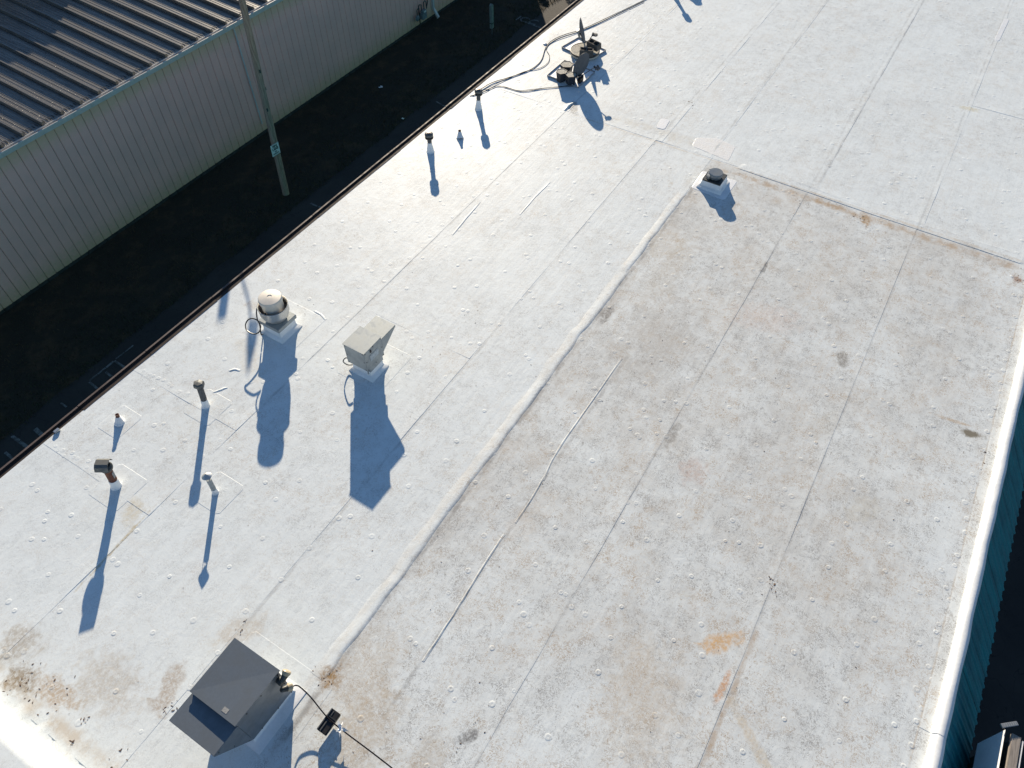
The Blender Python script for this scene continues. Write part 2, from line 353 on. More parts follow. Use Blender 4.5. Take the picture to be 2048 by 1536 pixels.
def crv(pts, n=6):                                 # Catmull-Rom resample
    pts = [Vector(p) for p in pts]; q = [pts[0]*2-pts[1]] + pts + [pts[-1]*2-pts[-2]]; out = []
    for i in range(1, len(q)-2):
        for k in range(n):
            t = k/n; a, b, c, d = q[i-1], q[i], q[i+1], q[i+2]
            out.append(.5*((2*b) + (-a+c)*t + (2*a-5*b+4*c-d)*t*t + (-a+3*b-3*c+d)*t**3))
    out.append(pts[-1]); return out
def und(x, y):                                     # gentle sag and swell of the roof deck
    return .006*mn.noise(Vector((x*.45, y*.45, 3))) + .003*mn.noise(Vector((x*1.6, y*1.6, 9)))
def wob(x, s=1, k=0): return s*(mn.noise(Vector((x*1.1, k*7.3, 1)))*.7 + mn.noise(Vector((x*4.5, k*3.1, 5)))*.4)

# ============================================================ THE WHITE-ROOFED BUILDING
GZ = -4.6
bld = thing('white_roof_building', 'low building with dirty white membrane roof filling most of the view', 'building', (0, 0, GZ))
def bl(name, me, **k):                             # child given in world coordinates
    return link(name, me, bld, (0, 0, -GZ), **k)
XR = 34.0
YE, YR = 10.62, -3.46
# ---- membrane sheets
seam_id = [0]
def sheet(x0, x1, y0, y1, lapy=True, lapx=False, label=None):
    """grid sheet; its low-Y edge (and low-X edge) rises over the neighbour as a lap"""
    seam_id[0] += 1; k = seam_id[0]
    xe, ye = x1 + (.10 if x1 < XR else 0), y1 + (.10 if y1 < YE-.01 else 0)
    def stops(a, b, c, lap):
        s = [a]
        if lap: s += [a+.03, a+.09, a+.17]
        st = s[-1]; n = max(1, int((c-st)/.22))
        return s + [st+(c-st)*i/n for i in range(1, n+1)]
    xs = stops(x0, x1, xe, lapx); ys = stops(y0, y1, ye, lapy)
    vs = []; fs = []
    def Z(x, y, dx, dy):
        z = und(x, y)
        if lapy: z += .0032*(.2+1.1*max(0,.5+1.3*mn.noise(Vector((x*.9, y0, 3)))))*max(0, 1-dy/.17)**.8
        if lapx: z += .0030*(.2+1.1*max(0,.5+1.3*mn.noise(Vector((x0, y*.9, 3)))))*max(0, 1-dx/.17)**.8
        return z
    for j, y in enumerate(ys):
        for i, x in enumerate(xs):
            yy = y + (wob(x, .012, k) if (j <= 2 and lapy) else 0); xx = x + (wob(y, .012, k+50) if (i <= 2 and lapx) else 0)
            vs.append((xx, yy, Z(xx, yy, x-x0, y-y0)))
    nx = len(xs)
    for j in range(len(ys)-1):
        for i in range(nx-1): fs.append((j*nx+i, j*nx+i+1, (j+1)*nx+i+1, (j+1)*nx+i))
    b = len(vs)
    if lapy:
        for i in range(nx): v = vs[i]; vs.append((v[0], v[1]-.006, v[2]-.012))
        for i in range(nx-1): fs.append((b+i, b+i+1, i+1, i))
    if lapx:
        b = len(vs)
        for j in range(len(ys)): v = vs[j*nx]; vs.append((v[0]-.006, v[1], v[2]-.012))
        for j in range(len(ys)-1): fs.append((b+j+1, b+j, j*nx, (j+1)*nx))
    me = me_from('membrane_sheet', vs, fs, MEM, True)
    bm = bmesh.new(); bm.from_mesh(me)
    for e in bm.edges:
        if len(e.link_faces) == 2 and e.calc_face_angle(0) > .7: e.smooth = False
    bm.to_mesh(me); bm.free()
    return bl('membrane_sheet', me)
XC = 15.72
near = [(-1.25, 1.71, 7.95, YE), (1.71, 3.66, 7.95, YE), (3.66, XC, 7.95, YE), (-1.25, 7.20, 5.36, 7.95), (7.20, XC, 5.36, 7.95), (-1.25, XC, 3.86, 5.36),
        (-1.25, XC, 1.44, 3.86), (-1.25, XC, -1.05, 1.44), (-1.25, XC, YR, -1.05)]
for x0, x1, y0, y1 in near: sheet(x0, x1, y0, y1, lapy=y0 > YR, lapx=x0 > -1.2)
for x0, x1, y0, y1 in [(XC, XR, 7.88, YE), (XC, XR, 5.20, 7.88), (XC, XR, 3.90, 5.20), (XC, XR, 1.29, 3.90), (XC, XR, -1.16, 1.29), (XC, 21.6, YR, -1.16), (21.6, XR, YR, -1.16)]:
    sheet(x0, x1, y0, y1, lapy=y0 > YR, lapx=True)
# deck below the sheets, and the walls
m = MB(); m.box(-1.3, XR, YR-.2, YE, -.30, -.035); bl('roof_deck', m.mesh('roof_deck', MSTONE))
m = MB(); m.box(-6, XR, YR-.15, YE-.05, GZ, -.301); bl('wall', m.mesh('wall', MTEAL))

# ---- raised folds in the membrane
def fold(pts, wdt, hgt, seed, name='membrane_fold', wv=.35, skew=.25):
    pts = crv(pts, 14); vs = []; fs = []; prof = [(-1, -.004/hgt if hgt else 0), (-.6, .25), (-.25, .8), (.05, 1), (.3, .75), (.42, .2), (.5, -.2)]
    n = len(pts)
    for i, p in enumerate(pts):
        d = (pts[min(i+1, n-1)]-pts[max(i-1, 0)]).normalized(); s = Vector((d.y, -d.x, 0))   # to the low-Y side
        e = min(1, min(i, n-1-i)/5)
        ww = wdt*(1+wv*mn.noise(Vector((i*.13, seed, 2)))); hh = hgt*e*(1+.6*mn.noise(Vector((i*.11, seed, 7))))
        off = .25*wdt*mn.noise(Vector((i*.16, seed, 4)))
        for a, b in prof:
            q = p + s*(a*ww+off); vs.append((q.x, q.y, und(q.x, q.y)+b*hh+(.003 if abs(b) > .2 else 0)))
    k = len(prof)
    for i in range(n-1):
        for j in range(k-1): fs.append((i*k+j, i*k+j+1, (i+1)*k+j+1, (i+1)*k+j))
    me = me_from(name, vs, fs, MEM, True); bm = bmesh.new(); bm.from_mesh(me); bmesh.ops.recalc_face_normals(bm, faces=bm.faces)
    if sum(f.normal.z for f in bm.faces) < 0: bmesh.ops.reverse_faces(bm, faces=bm.faces)
    bm.to_mesh(me); bm.free()
    return bl(name, me)
fold([(x, 3.89+.012*math.sin(x*1.7), 0) for x in [1.2, 2, 3, 4, 5, 6, 7, 8, 9, 10, 11]], .16, .0065, 1, wv=.2)
fold([(x, 3.90, 0) for x in [10.8, 12, 13, 14.2]], .14, .006, 2)
fold([P(*q) for q in [(1243, 716), (1185, 800), (1120, 893), (1085, 960)]], .026, .004, 3)
fold([P(*q) for q in [(1090, 950), (1062, 998), (1030, 1045)]], .026, .004, 4)
fold([P(*q) for q in [(1008, 1068), (975, 1118), (938, 1178), (915, 1215), (880, 1270), (845, 1322)]], .028, .005, 5)
fold([P(*q) for q in [(425, 786), (440, 780), (455, 775)]], .03, .006, 7)
fold([P(*q) for q in [(458, 742), (470, 739), (480, 742)]], .035, .006, 8)
fold([P(*q) for q in [(1040, 430), (1070, 395), (1100, 365)]], .03, .003, 9)
fold([P(*q) for q in [(905, 470), (930, 440), (960, 405)]], .035, .004, 10)
fold([P(*q) for q in [(1128, 222), (1138, 212), (1150, 203)]], .06, .030, 11)
fold([P(*q) for q in [(628, 622), (642, 630), (650, 640)]], .035, .005, 12)
# ---- flat patches and cover strips
def patch(poly, name, mat, h=.005, seed=0, round_=True, label=None):
    """closed outline in plan, a few mm thick, following the roof"""
    pts = []
    n = len(poly)
    for i in range(n):
        a, b = Vector(poly[i]), Vector(poly[(i+1)%n]); L = (b-a).length; k = max(2, int(L/.12))
        c = .05/L if round_ else 0
        for j in range(k): 
            t = c + (1-2*c)*j/(k-1)
            pts.append(a.lerp(b, t))
    cen = sum((Vector(p) for p in poly), Vector((0, 0)))/n
    vs = []; N = len(pts)
    for s in (1.0, .955, .6):
        for i, p in enumerate(pts):
            q = cen + (Vector((p.x, p.y))-cen)*s; q += Vector((wob(i*.3, .006, seed), wob(i*.3, .006, seed+9)))
            vs.append((q.x, q.y, und(q.x, q.y) + ((-.004) if s == 1.0 else h)))
    vs.append((cen.x, cen.y, und(cen.x, cen.y)+h))
    fs = []
    for r in range(2):
        for i in range(N): fs.append((r*N+i, r*N+(i+1)%N, (r+1)*N+(i+1)%N, (r+1)*N+i))
    for i in range(N): fs.append((2*N+i, 2*N+(i+1)%N, 3*N))
    me = me_from(name, vs, fs, mat, False); bm = bmesh.new(); bm.from_mesh(me)
    if sum(f.normal.z for f in bm.faces) < 0: bmesh.ops.reverse_faces(bm, faces=bm.faces)
    bm.to_mesh(me); bm.free()
    o = bl(name, me)
    if label: o['label'] = label
    return o
patch([(15.56, -3.35), (15.86, -3.35), (15.83, 0), (15.92, 3.2), (15.66, 3.3), (15.58, 0)], 'cover_strip', MEM, .006, 3)
patch([(15.80, 3.45), (16.50, 3.52), (16.62, 4.05), (16.35, 4.55), (15.95, 4.5)], 'coated_patch', MCOAT, .003, 4, label='brush coated white repair patch on the cross seam')
patch([(16.25, 5.36), (16.75, 5.42), (16.72, 5.66), (16.22, 5.60)], 'white_tape_patch', MWHITE, .006, 5)
patch([(25.7, -1.20), (27.4, -1.24), (27.4, -1.10), (25.7, -1.06)], 'white_tape_strip', MWHITE, .005, 6)
for (x, y, a, b) in [(2.72, 9.85, .30, .28), (1.80, 8.80, .36, .36), (3.77, 8.76, .33, .33), (2.60, 7.30, .32, .32)]:
    patch([(x-a, y-b), (x+a, y-b), (x+a, y+b), (x-a, y+b)], 'flashing_patch', MEM, .0025, x)
patch([(5.55, 8.35), (6.6, 8.35), (6.6, 9.5), (5.55, 9.5)], 'flashing_patch', MEM, .002, 31)
patch([(5.6, 6.3), (6.7, 6.3), (6.7, 7.35), (5.6, 7.35)], 'flashing_patch', MEM, .002, 32)
patch([(14.30, 2.98), (15.18, 2.98), (15.14, 3.86), (14.34, 3.84)], 'flashing_patch', MWHITE, .004, 33, label='bright clean white flashing patch around the small roof vent')
patch([(-.1, 3.62), (1.25, 3.62), (1.25, 5.2), (-.1, 5.2)], 'flashing_patch', MEM, .0015, 34, label='clean white flashing patch round the big grey hood')

# ---- fastener bumps
dome = [(0, .0019), (.012, .0020), (.021, .0029), (.030, .0026), (.041, .0010), (.054, -.002)]
nd = 14; dv = [Vector((0, 0, dome[0][1]))]
for r, z in dome[1:]:
    dv += [Vector((r*math.cos(2*math.pi*k/nd), r*math.sin(2*math.pi*k/nd), z)) for k in range(nd)]
df = [(0, 1+k, 1+(k+1)%nd) for k in range(nd)]
for i in range(len(dome)-2):
    for k in range(nd): a = 1+i*nd; df.append((a+k, a+nd+k, a+nd+(k+1)%nd, a+(k+1)%nd))
DOME = me_from('fastener_bump', dv, df, MEM, True)
sites = []
boxes = [(5.4, 6.8, 8.3, 9.6), (5.5, 6.8, 6.2, 7.4), (14.2, 15.3, 2.8, 3.9), (-.35, 1.3, 3.6, 5.2), (16.8, 19.9, 8, 10.1)]
yy = YR+.35
rowi = 0
while yy < YE-.15:
    xx = -1.0 + R.random()*.6
    while xx < 31:
        x = xx + R.gauss(0, .12); y = yy + R.gauss(0, .12)
        for q in range(1 if R.random() < .78 else 2 + (R.random() < .3)):
            X_, Y_ = x+q*R.uniform(-.14, .14), y-q*R.uniform(.09, .20)
            if not any(a < X_ < b and c < Y_ < d for a, b, c, d in boxes) and YR+.1 < Y_ < YE-.1 and X_ > -1: sites.append((X_, Y_))
        xx += R.choice((.55, .62, .75, .95))
    yy += .86 if rowi % 3 else .62; rowi += 1
for k in range(60): sites.append((3+k*.42+R.gauss(0, .03), 8.04+R.gauss(0, .02)))     # row along the first lap
for k in range(16): sites.append((1.80+R.gauss(0, .03), 10.4-k*.12+R.gauss(0, .02)))
for k in range(14): sites.append((3.76+R.gauss(0, .03), 10.4-k*.12+R.gauss(0, .02)))
for k in range(45): sites.append((1+k*.33+R.gauss(0, .08), -3.36+R.gauss(0, .03)))
sites.sort(key=lambda s: s[0]**2+s[1]**2)
for i, (x, y) in enumerate(sites[:300]):
    s = R.uniform(.8, 1.2); o = bl('fastener_bump', DOME); o.location = (x, y, und(x, y)-GZ); o.scale = (s, s, R.uniform(.7, 1.35))
m = MB()
for x, y in sites[300:]:
    s = R.uniform(.8, 1.15); zz = R.uniform(.7, 1.3); m.add([Vector((x+v.x*s, y+v.y*s, und(x, y)+v.z*zz)) for v in dv], df)
o = bl('far_fastener_bumps', me_from('far_fastener_bumps', m.v, m.f, MEM, True)); o['kind'] = 'stuff'

# ---- right-hand parapet kerb under membrane, in three lapped lengths
def kerb(x0, x1, seed, lift):
    prof = [(-3.41, -.003), (-3.45, .001), (-3.535, .002), (-3.556, .007), (-3.563, .013), (-3.598, .082), (-3.608, .090), (-3.64, .097), (-3.675, .098), (-3.705, .082), (-3.735, .035), (-3.745, -.03), (-3.72, -.05)]
    n = int((x1-x0)/.07); vs = []; fs = []
    for i in range(n+1):
        x = x0+(x1-x0)*i/n
        sag = .5+.5*math.sin(x*2*math.pi/1.1+seed); kk = mn.noise(Vector((x*.9, seed, 0))); k2 = mn.noise(Vector((x*3.3, seed, 5))); sag += .9*max(0, .3-abs(((x+.37*seed) % 1.34)-.6))
        for j, (y, z) in enumerate(prof):
            o_ = 0
            e = .022*sag*(j-7)/5 if j >= 8 else 0
            yy = y - lift*.6*(j > 1) - e*.8 + .012*kk*(j > 3) + (.008*k2 if j > 5 else 0)
            zz = z + lift + .006*kk*(4 < j < 11) + .006*k2*(5 < j < 11)
            vs.append((x, yy, zz+(und(x, yy) if j < 3 else 0)))
    k = len(prof)
    for i in range(n):
        for j in range(k-1): fs.append((i*k+j, (i+1)*k+j, (i+1)*k+j+1, i*k+j+1))
    me = me_from('parapet_cover', vs, fs, MEM2, True); me.materials.append(MEM)
    for q_, f_ in enumerate(me.polygons):
        if q_ % (k-1) < 3: f_.material_index = 1
    bm = bmesh.new(); bm.from_mesh(me); bmesh.ops.recalc_face_normals(bm, faces=bm.faces)
    if sum(f.normal.z for f in bm.faces) < 0: bmesh.ops.reverse_faces(bm, faces=bm.faces)
    bm.to_mesh(me); bm.free(); return bl('parapet_cover', me)
kerb(-1.5, 5.02, 1.0, .002); kerb(4.94, 10.36, 2.2, .005); kerb(10.3, XR, 3.1, .004)
m = MB(); m.box(-1.5, XR, -3.69, -3.50, -.301, -.02); bl('parapet_core', m.mesh('parapet_core', MSTONE))

# ---- near-left step up to a higher roof field
def step():
    prof = [(-.98, -.003), (-1.12, .000), (-1.22, .001), (-1.31, .005), (-1.385, .022), (-1.42, .15), (-1.46, .28), (-1.51, .343), (-1.60, .352), (-2.5, .352), (-6, .352)]
    vs = []; fs = []; ys = [YR-.3+i*.09 for i in range(int((YE-YR+.3)/.09)+1)]
    for y in ys:
        for j, (x, z) in enumerate(prof):
            k1 = mn.noise(Vector((y*.8, 4, 1))); rp = mn.noise(Vector((y*5.5, j*.5, 3)))
            vs.append((x+.010*k1*(j > 1), y, z+.008*k1*(2 < j < 9)+.022*rp*(1 < j < 7)+(und(x, y) if j > 7 else 0)))
    k = len(prof)
    for i in range(len(ys)-1):
        for j in range(k-1): fs.append((i*k+j, i*k+j+1, (i+1)*k+j+1, (i+1)*k+j))
    me = me_from('step_flashing', vs, fs, MEM, True); bm = bmesh.new(); bm.from_mesh(me); bmesh.ops.recalc_face_normals(bm, faces=bm.faces)
    if sum(f.normal.z for f in bm.faces) < 0: bmesh.ops.reverse_faces(bm, faces=bm.faces)
    bm.to_mesh(me); bm.free(); bl('step_flashing', me)
step()

# ---- brown metal edge (left eave), sections with open joints
xj = [-1.5, .35, 2.55, 4.1, 5.82, 8.9, 12.0, 14.2, 17.3, 20.4, 23.5, 26.6, 29.7, 33.9]
for a, b in zip(xj[:-1], xj[1:]):
    m = MB(); dz = R.uniform(-.006, .004)
    m.prism([(10.60, .004), (10.66, .006), (10.665, -.02), (10.74, -.028), (10.745, .0), (10.775, .002), (10.785, -.14), (10.60, -.14)], a+.006, b-.006,
            Matrix(((0, 1, 0, 0), (1, 0, 0, 0), (0, 0, 1, dz), (0, 0, 0, 1))))
    o = bl('edge_trim', m.mesh('edge_trim', MTRIM))
    r = MB(); r.box(a+.006, b-.006, 10.752, 10.79, .003+dz, .010+dz); rr = link('trim_rim', r.mesh('trim_rim', MTRIMR), o)
# ---- teal mansard, one object per corrugated panel
m = MB(); pw = .205
S = 1.45; my0, mz0, my1 = -3.700, -.030, -4.52
L = math.hypot(my0-my1, S*(my0-my1))
prof = [(0, 0), (.018, .024), (.045, .024), (.063, 0), (.12, .0), (.125, .006), (.135, .006), (.14, 0), (.203, 0)]
ny, nz_ = -S/math.hypot(1, S), 1/math.hypot(1, S)                       # outward normal of the slope
ny, nz_ = -S/math.hypot(1, S), 1/math.hypot(1, S)
vs = []; fs = []
for (t_) in (0, 1):
    for x, h in prof: vs.append((x, (my1-my0)*t_ - h*S/math.hypot(1, S), -(my0-my1)*S*t_ + h/math.hypot(1, S)))
k = len(prof)
for j in range(k-1): fs.append((j, j+k, j+k+1, j+1))
b = len(vs)                                                            # cut lower edge, 25 mm deep
for x, h in prof: vs.append((x, (my1-my0)+.02, -(my0-my1)*S-.014))
for j in range(k-1): fs.append((k+j, b+j, b+j+1, k+j+1))
MAN = me_from('mansard_panel', vs, fs, MTEAL, False)
bm = bmesh.new(); bm.from_mesh(MAN)
if sum(f.normal.z for f in bm.faces) < 0: bmesh.ops.reverse_faces(bm, faces=bm.faces)
bm.to_mesh(MAN); bm.free()
for i in range(95):
    o = bl('mansard_panel', MAN); o.location = (-1.4+i*pw, my0+R.uniform(-.003, .003), mz0-GZ+R.uniform(-.003, .003))
m = MB(); m.prism([(my0+.0, -.10), (my1+.05, mz0-.08-(my0-my1)*S), (my0+.02, mz0-.08-(my0-my1)*S)], -1.4, 18, Matrix(((0,1,0,0),(1,0,0,0),(0,0,1,0),(0,0,0,1))))
bl('mansard_soffit', m.mesh('mansard_soffit', MDARK))

# ============================================================ GROUND
def struct(name, me, kind='structure', loc=(0,0,0)):
    o = link(name, me, None, loc); o['kind'] = kind; return o
m = MB(); m.add([(-250, -250, GZ), (300, -250, GZ), (300, 300, GZ), (-250, 300, GZ)], [(0, 1, 2, 3)]); struct('asphalt_ground', m.mesh('asphalt_ground', MASPH))
vs = []; fs = []; n = 120
for i in range(n+1):
    x = -2+38*i/n
    vs.append((x, 16.3+.10*mn.noise(Vector((x*.6, 0, 0)))+.05*mn.noise(Vector((x*2.7, 2, 0))), GZ+.004)); vs.append((x, 20.3, GZ+.03))
for i in range(n): fs.append((2*i, 2*i+2, 2*i+3, 2*i+1))
struct('grass_verge', me_from('grass_verge', vs, fs, MSOIL))
gv = []; gf = []
for k in range(26000):
    x = R.uniform(1, 34.5); e = 16.22+.10*mn.noise(Vector((x*.6, 0, 0))); y = e + (20.0-e)*R.random()**1.15
    if mn.noise(Vector((x*.8, y*.8, 4))) < -.22 and R.random() < .75: continue
    h = R.uniform(.03, .10); a = R.uniform(0, 6.28); l = R.uniform(.01, .07); w_ = .012; b = len(gv); c_, s_ = math.cos(a), math.sin(a)
    z0 = GZ+.004
    gv += [(x-s_*w_, y+c_*w_, z0), (x+s_*w_, y-c_*w_, z0), (x+c_*l, y+s_*l, z0+h)]; gf.append((b, b+1, b+2))
struct('grass', me_from('grass', gv, gf, MGRASS), 'stuff')
# worn painted marks
def stripe(pts, wdt, z=.008):
    v = []; f = []
    for i in range(len(pts)-1):
        a, b_ = Vector(pts[i][:2]), Vector(pts[i+1][:2]); d = (b_-a); s = Vector((d.y, -d.x)).normalized()*wdt/2; n = max(1, int(d.length/.25)); 
        for j in range(n):
            p0 = a+d*(j/n); p1 = a+d*((j+.93)/n); q = len(v)
            for p_, sg in ((p0, 1), (p1, 1), (p1, -1), (p0, -1)): w2 = R.uniform(.7, 1.1); v.append((p_.x+s.x*sg*w2, p_.y+s.y*sg*w2, GZ+z))
            f.append((q, q+1, q+2, q+3))
    return v, f
pv = []; pf = []
def addp(pxs, wdt=.07):
    v, f = stripe([P(*q, GZ) for q in pxs], wdt); b = len(pv); pv.extend(v); pf.extend([tuple(i+b for i in q) for q in f])
addp([(179, 762), (229, 722)]); addp([(179, 764), (200, 781)]); addp([(200, 781), (252, 738)]); addp([(229, 722), (252, 737)]); addp([(212, 744), (225, 754)])
addp([(24, 872), (56, 895)], .10); addp([(70, 858), (87, 871)], .12); addp([(10, 905), (26, 918)], .08); addp([(122, 806), (134, 815)], .06)
addp([(232, 718), (268, 690)], .05); addp([(286, 705), (296, 712)], .08)
addp([(1041, 41), (1062, 49), (1090, 59)], .10); addp([(621, 407), (636, 413), (652, 419)], .08); addp([(872, 203), (884, 210), (898, 217)], .07)
struct('worn_road_paint', me_from('worn_road_paint', pv, pf, MPAINT))

def text_mesh(name, body, size, ext=.0, align='CENTER', space=1.0, bold=0):
    cu = bpy.data.curves.new(name, 'FONT'); cu.body = body; cu.size = size; cu.extrude = ext; cu.align_x = align; cu.align_y = 'CENTER'; cu.space_character = space; cu.offset = bold
    o = bpy.data.objects.new(name, cu); COL.objects.link(o); bpy.context.view_layer.update()
    me = bpy.data.meshes.new_from_object(o.evaluated_get(bpy.context.evaluated_depsgraph_get())); me.name = name
    bpy.data.objects.remove(o); return me
tx = text_mesh('road_lettering', 'ICC', .62, .0, bold=.012); tx.materials.clear(); tx.materials.append(MPAINT)
q = P(1054, 41, GZ+.012); o = struct('road_lettering', tx, loc=q); o.rotation_euler = (0, 0, rad(-88))

# ============================================================ NEIGHBOURING METAL WAREHOUSE
wh = thing('metal_warehouse', 'beige ribbed metal warehouse with corrugated roof across the dark alley', 'warehouse', (18, 20.14, GZ))
def wl(name, me, x=0, y=0, z=0, parent=None, **k):
    o = link(name, me, parent or wh, (x-18, y-20.14, z-GZ) if parent is None else (x, y, z), **k); return o
WY, WX0, WX1 = 20.14, 1.6, 33.9
pwid = .294; ztop = -.62
m = MB()
m.prism([(.004, 0), (.014, -.022), (.05, -.026), (.245, -.026), (.280, -.022), (.290, 0)], 0, 1)
vs = [(v.x, v.z, GZ+.14+(ztop-GZ-.14)*v.y) for v in m.v]
WP = me_from('wall_panel', vs, m.f, MWALL); bm = bmesh.new(); bm.from_mesh(WP); bmesh.ops.recalc_face_normals(bm, faces=bm.faces); bm.to_mesh(WP); bm.free()
for i in range(int((WX1-WX0)/pwid)):
    wl('wall_panel', WP, WX0+i*pwid, WY+R.uniform(-.002, .002), 0)
m = MB(); m.box(WX0, WX1, WY+.004, WY+25, GZ+.10, -.60); wl('wall_core', m.mesh('wall_core', MGROOVE))
m = MB()
x = WX0
while x < WX1:
    L_ = .36; m.box(x+.008, x+L_-.008, WY-.035+R.uniform(0, .02), WY+.05, GZ, GZ+.135+R.uniform(-.01, .005)); x += L_
wl('foundation', m.mesh('foundation', MSTONE))
# roof panels: one trapezoid rib and a striated pan each
rp = .618; RY0, RZ0, RS = 20.17, -.565, .075; RL = 22
prof = [(0, 0), (.016, .10), (.060, .10), (.080, 0)]
xx = .10
for q in range(5): prof += [(xx+.018, 0), (xx+.024, .007), (xx+.038, .007), (xx+.044, 0)]; xx += .098
prof += [(.610, 0)]
vs = []; fs = []; kk = len(prof)
for yv in (0, RL):
    for x, h in prof: vs.append((x, yv, h+RS*yv))
for j in range(kk-1): fs.append((j, j+1, j+1+kk, j+kk))
b = len(vs)
for x, h in prof: vs.append((x, .002, -.012))
for j in range(kk-1): fs.append((b+j, b+j+1, j+1, j))
RP = me_from('roof_panel', vs, fs, MROOF)
ms = MB()
for q in range(3):
    for e in range(5): ms.box(.13+e*.098, .165+e*.098, .10+.05*q, .122+.05*q, .009+RS*.1, .016+RS*.12)
SCR = ms.mesh('fastener_row', MDARK)
npan = int((WX1+.1-(WX0-.2))/rp)
for i in range(npan+1):
    o = wl('roof_panel', RP, 7.81+.02-16*rp+ (i+6)*rp, RY0, RZ0+R.uniform(-.002, .003))
    if i < 24: link('fastener_row', SCR, o)
m = MB(); m.box(WX0-.2, WX1, RY0+.06, RY0+RL, -.62, -.60); wl('eave_board', m.mesh('eave_board', MGUTI))
for a, b_ in ((WX0-.2, 9.9), (9.9, 15.46), (15.46, 21.6), (21.6, 27.7), (27.7, WX1+.1)):
    m = MB(); M = Matrix(((0,1,0,0),(1,0,0,0),(0,0,1,0),(0,0,0,1)))
    m.prism([(20.165, -.56), (20.16, -.71), (20.045, -.71), (20.02, -.60), (20.015, -.562), (20.04, -.556), (20.048, -.60), (20.06, -.695), (20.145, -.695), (20.15, -.56)], a+.004, b_-.004, M)
    g = wl('gutter', m.mesh('gutter', MGUT))
    m = MB(); m.box(a+.01, b_-.01, 20.052, 20.148, -.692, -.672); link('gutter_floor', m.mesh('gutter_floor', MGUTI), g)
def downspout(x, w_, elbow=True):
    m = MB(); m.box(x-w_/2, x+w_/2, WY-.026-w_*.8, WY-.028, GZ+.42, -.70)
    if elbow:
        m.prism([(WY-.03, GZ+.44), (WY-.03-w_*.8, GZ+.44), (WY-.35, GZ+.12), (WY-.28, GZ+.04)], x-w_/2, x+w_/2, Matrix(((0,1,0,0),(1,0,0,0),(0,0,1,0),(0,0,0,1))))
    o = wl('downspout', m.mesh('downspout', MGUT, bevel=.008))
    s = MB()
    for z in (-1.2, -2.6, -3.7): s.box(x-w_/2-.012, x+w_/2+.012, WY-.03-w_*.8-.005, WY-.026, z, z+.03)
    link('strap', s.mesh('strap', MGUT), o)
downspout(26.12, .11); downspout(15.46, .05, False)
# the taller rear block of the warehouse whose shadow falls on the low roof
tb = thing('tall_block', 'taller flat sided block rising behind the warehouse roof, out of view', 'building', (12, 31, -1))
m = MB(); m.box(2, 18.8, 29.5, 40, -1.2, 2.45); link('wall', m.mesh('wall', MWALL), tb, (-12, -31, 1))
m = MB(); m.box(1.95, 18.85, 29.45, 40.1, 2.45, 2.50); link('roof', m.mesh('roof', MROOF), tb, (-12, -31, 1))

# ---- gas meter
gm = thing('gas_meter', 'grey gas meter with looping pipes on the beige warehouse wall', 'gas meter', (25.2, 19.93, GZ))
def g(name, mb, mat, **k): return link(name, mb.mesh(name, mat, **k), gm, (-25.2, -19.93, -GZ))
m = MB(); m.box(25.05, 25.35, 19.84, 20.02, -4.22, -3.95); m.box(25.08, 25.32, 19.82, 20.0, -3.95, -3.84); g('meter_body', m, simple('meter_grey', (.20, .235, .25), .5), bevel=.02)
m = MB(); m.box(25.13, 25.26, 19.805, 19.84, -3.92, -3.86); g('dial', m, MSIGN)
m = MB(); m.lathe([(.05, -.06), (.12, -.02), (.12, .02), (.05, .06)], 16, Matrix.Translation((24.78, 19.93, -4.04)) @ Matrix.Rotation(rad(90), 4, 'X')); g('regulator', m, simple('regulator_grey', (.15, .18, .20), .5), smooth=True)
m = MB(); m.tube([(24.92, 19.93, GZ), (24.92, 19.93, -3.62), (24.98, 19.93, -3.56), (25.10, 19.93, -3.60), (25.10, 19.93, -3.84)], .025); g('inlet_pipe', m, MDARK)
m = MB(); m.tube([(24.78, 19.93, -4.04), (24.78, 19.93, -3.72), (24.92, 19.93, -3.66)], .02); g('riser_pipe', m, MDARK)
m = MB(); m.tube([(25.28, 19.93, -3.84), (25.28, 19.93, -3.58), (25.38, 19.93, -3.54), (25.46, 19.93, -3.60), (25.46, 19.93, -3.88), (25.72, 20.04, -3.72), (25.72, 20.08, -1.0), (25.72, 20.08, -.72)], .022); g('outlet_pipe', m, MDARK)

# ---- utility marker post in the grass
b_ = P(984, 70, GZ); mp_ = thing('marker_post', 'pale square utility marker post standing in the dark grass', 'marker post', b_)
m = MB(); m.box(-.02, .02, -.02, .02, 0, .35); link('stake', m.mesh('stake', MGREYP), mp_)
m = MB(); m.box(-.075, .075, -.06, .06, .30, 1.25); m.prism([(-.075, 1.25), (.075, 1.25), (0, 1.31)], -.06, .06); link('post_shell', m.mesh('post_shell', simple('pale_green_plastic', (.22, .25, .23), .5), bevel=.006), mp_)
m = MB(); m.box(-.08, .08, -.065, .065, .50, .53); link('band', m.mesh('band', MBLACK), mp_)

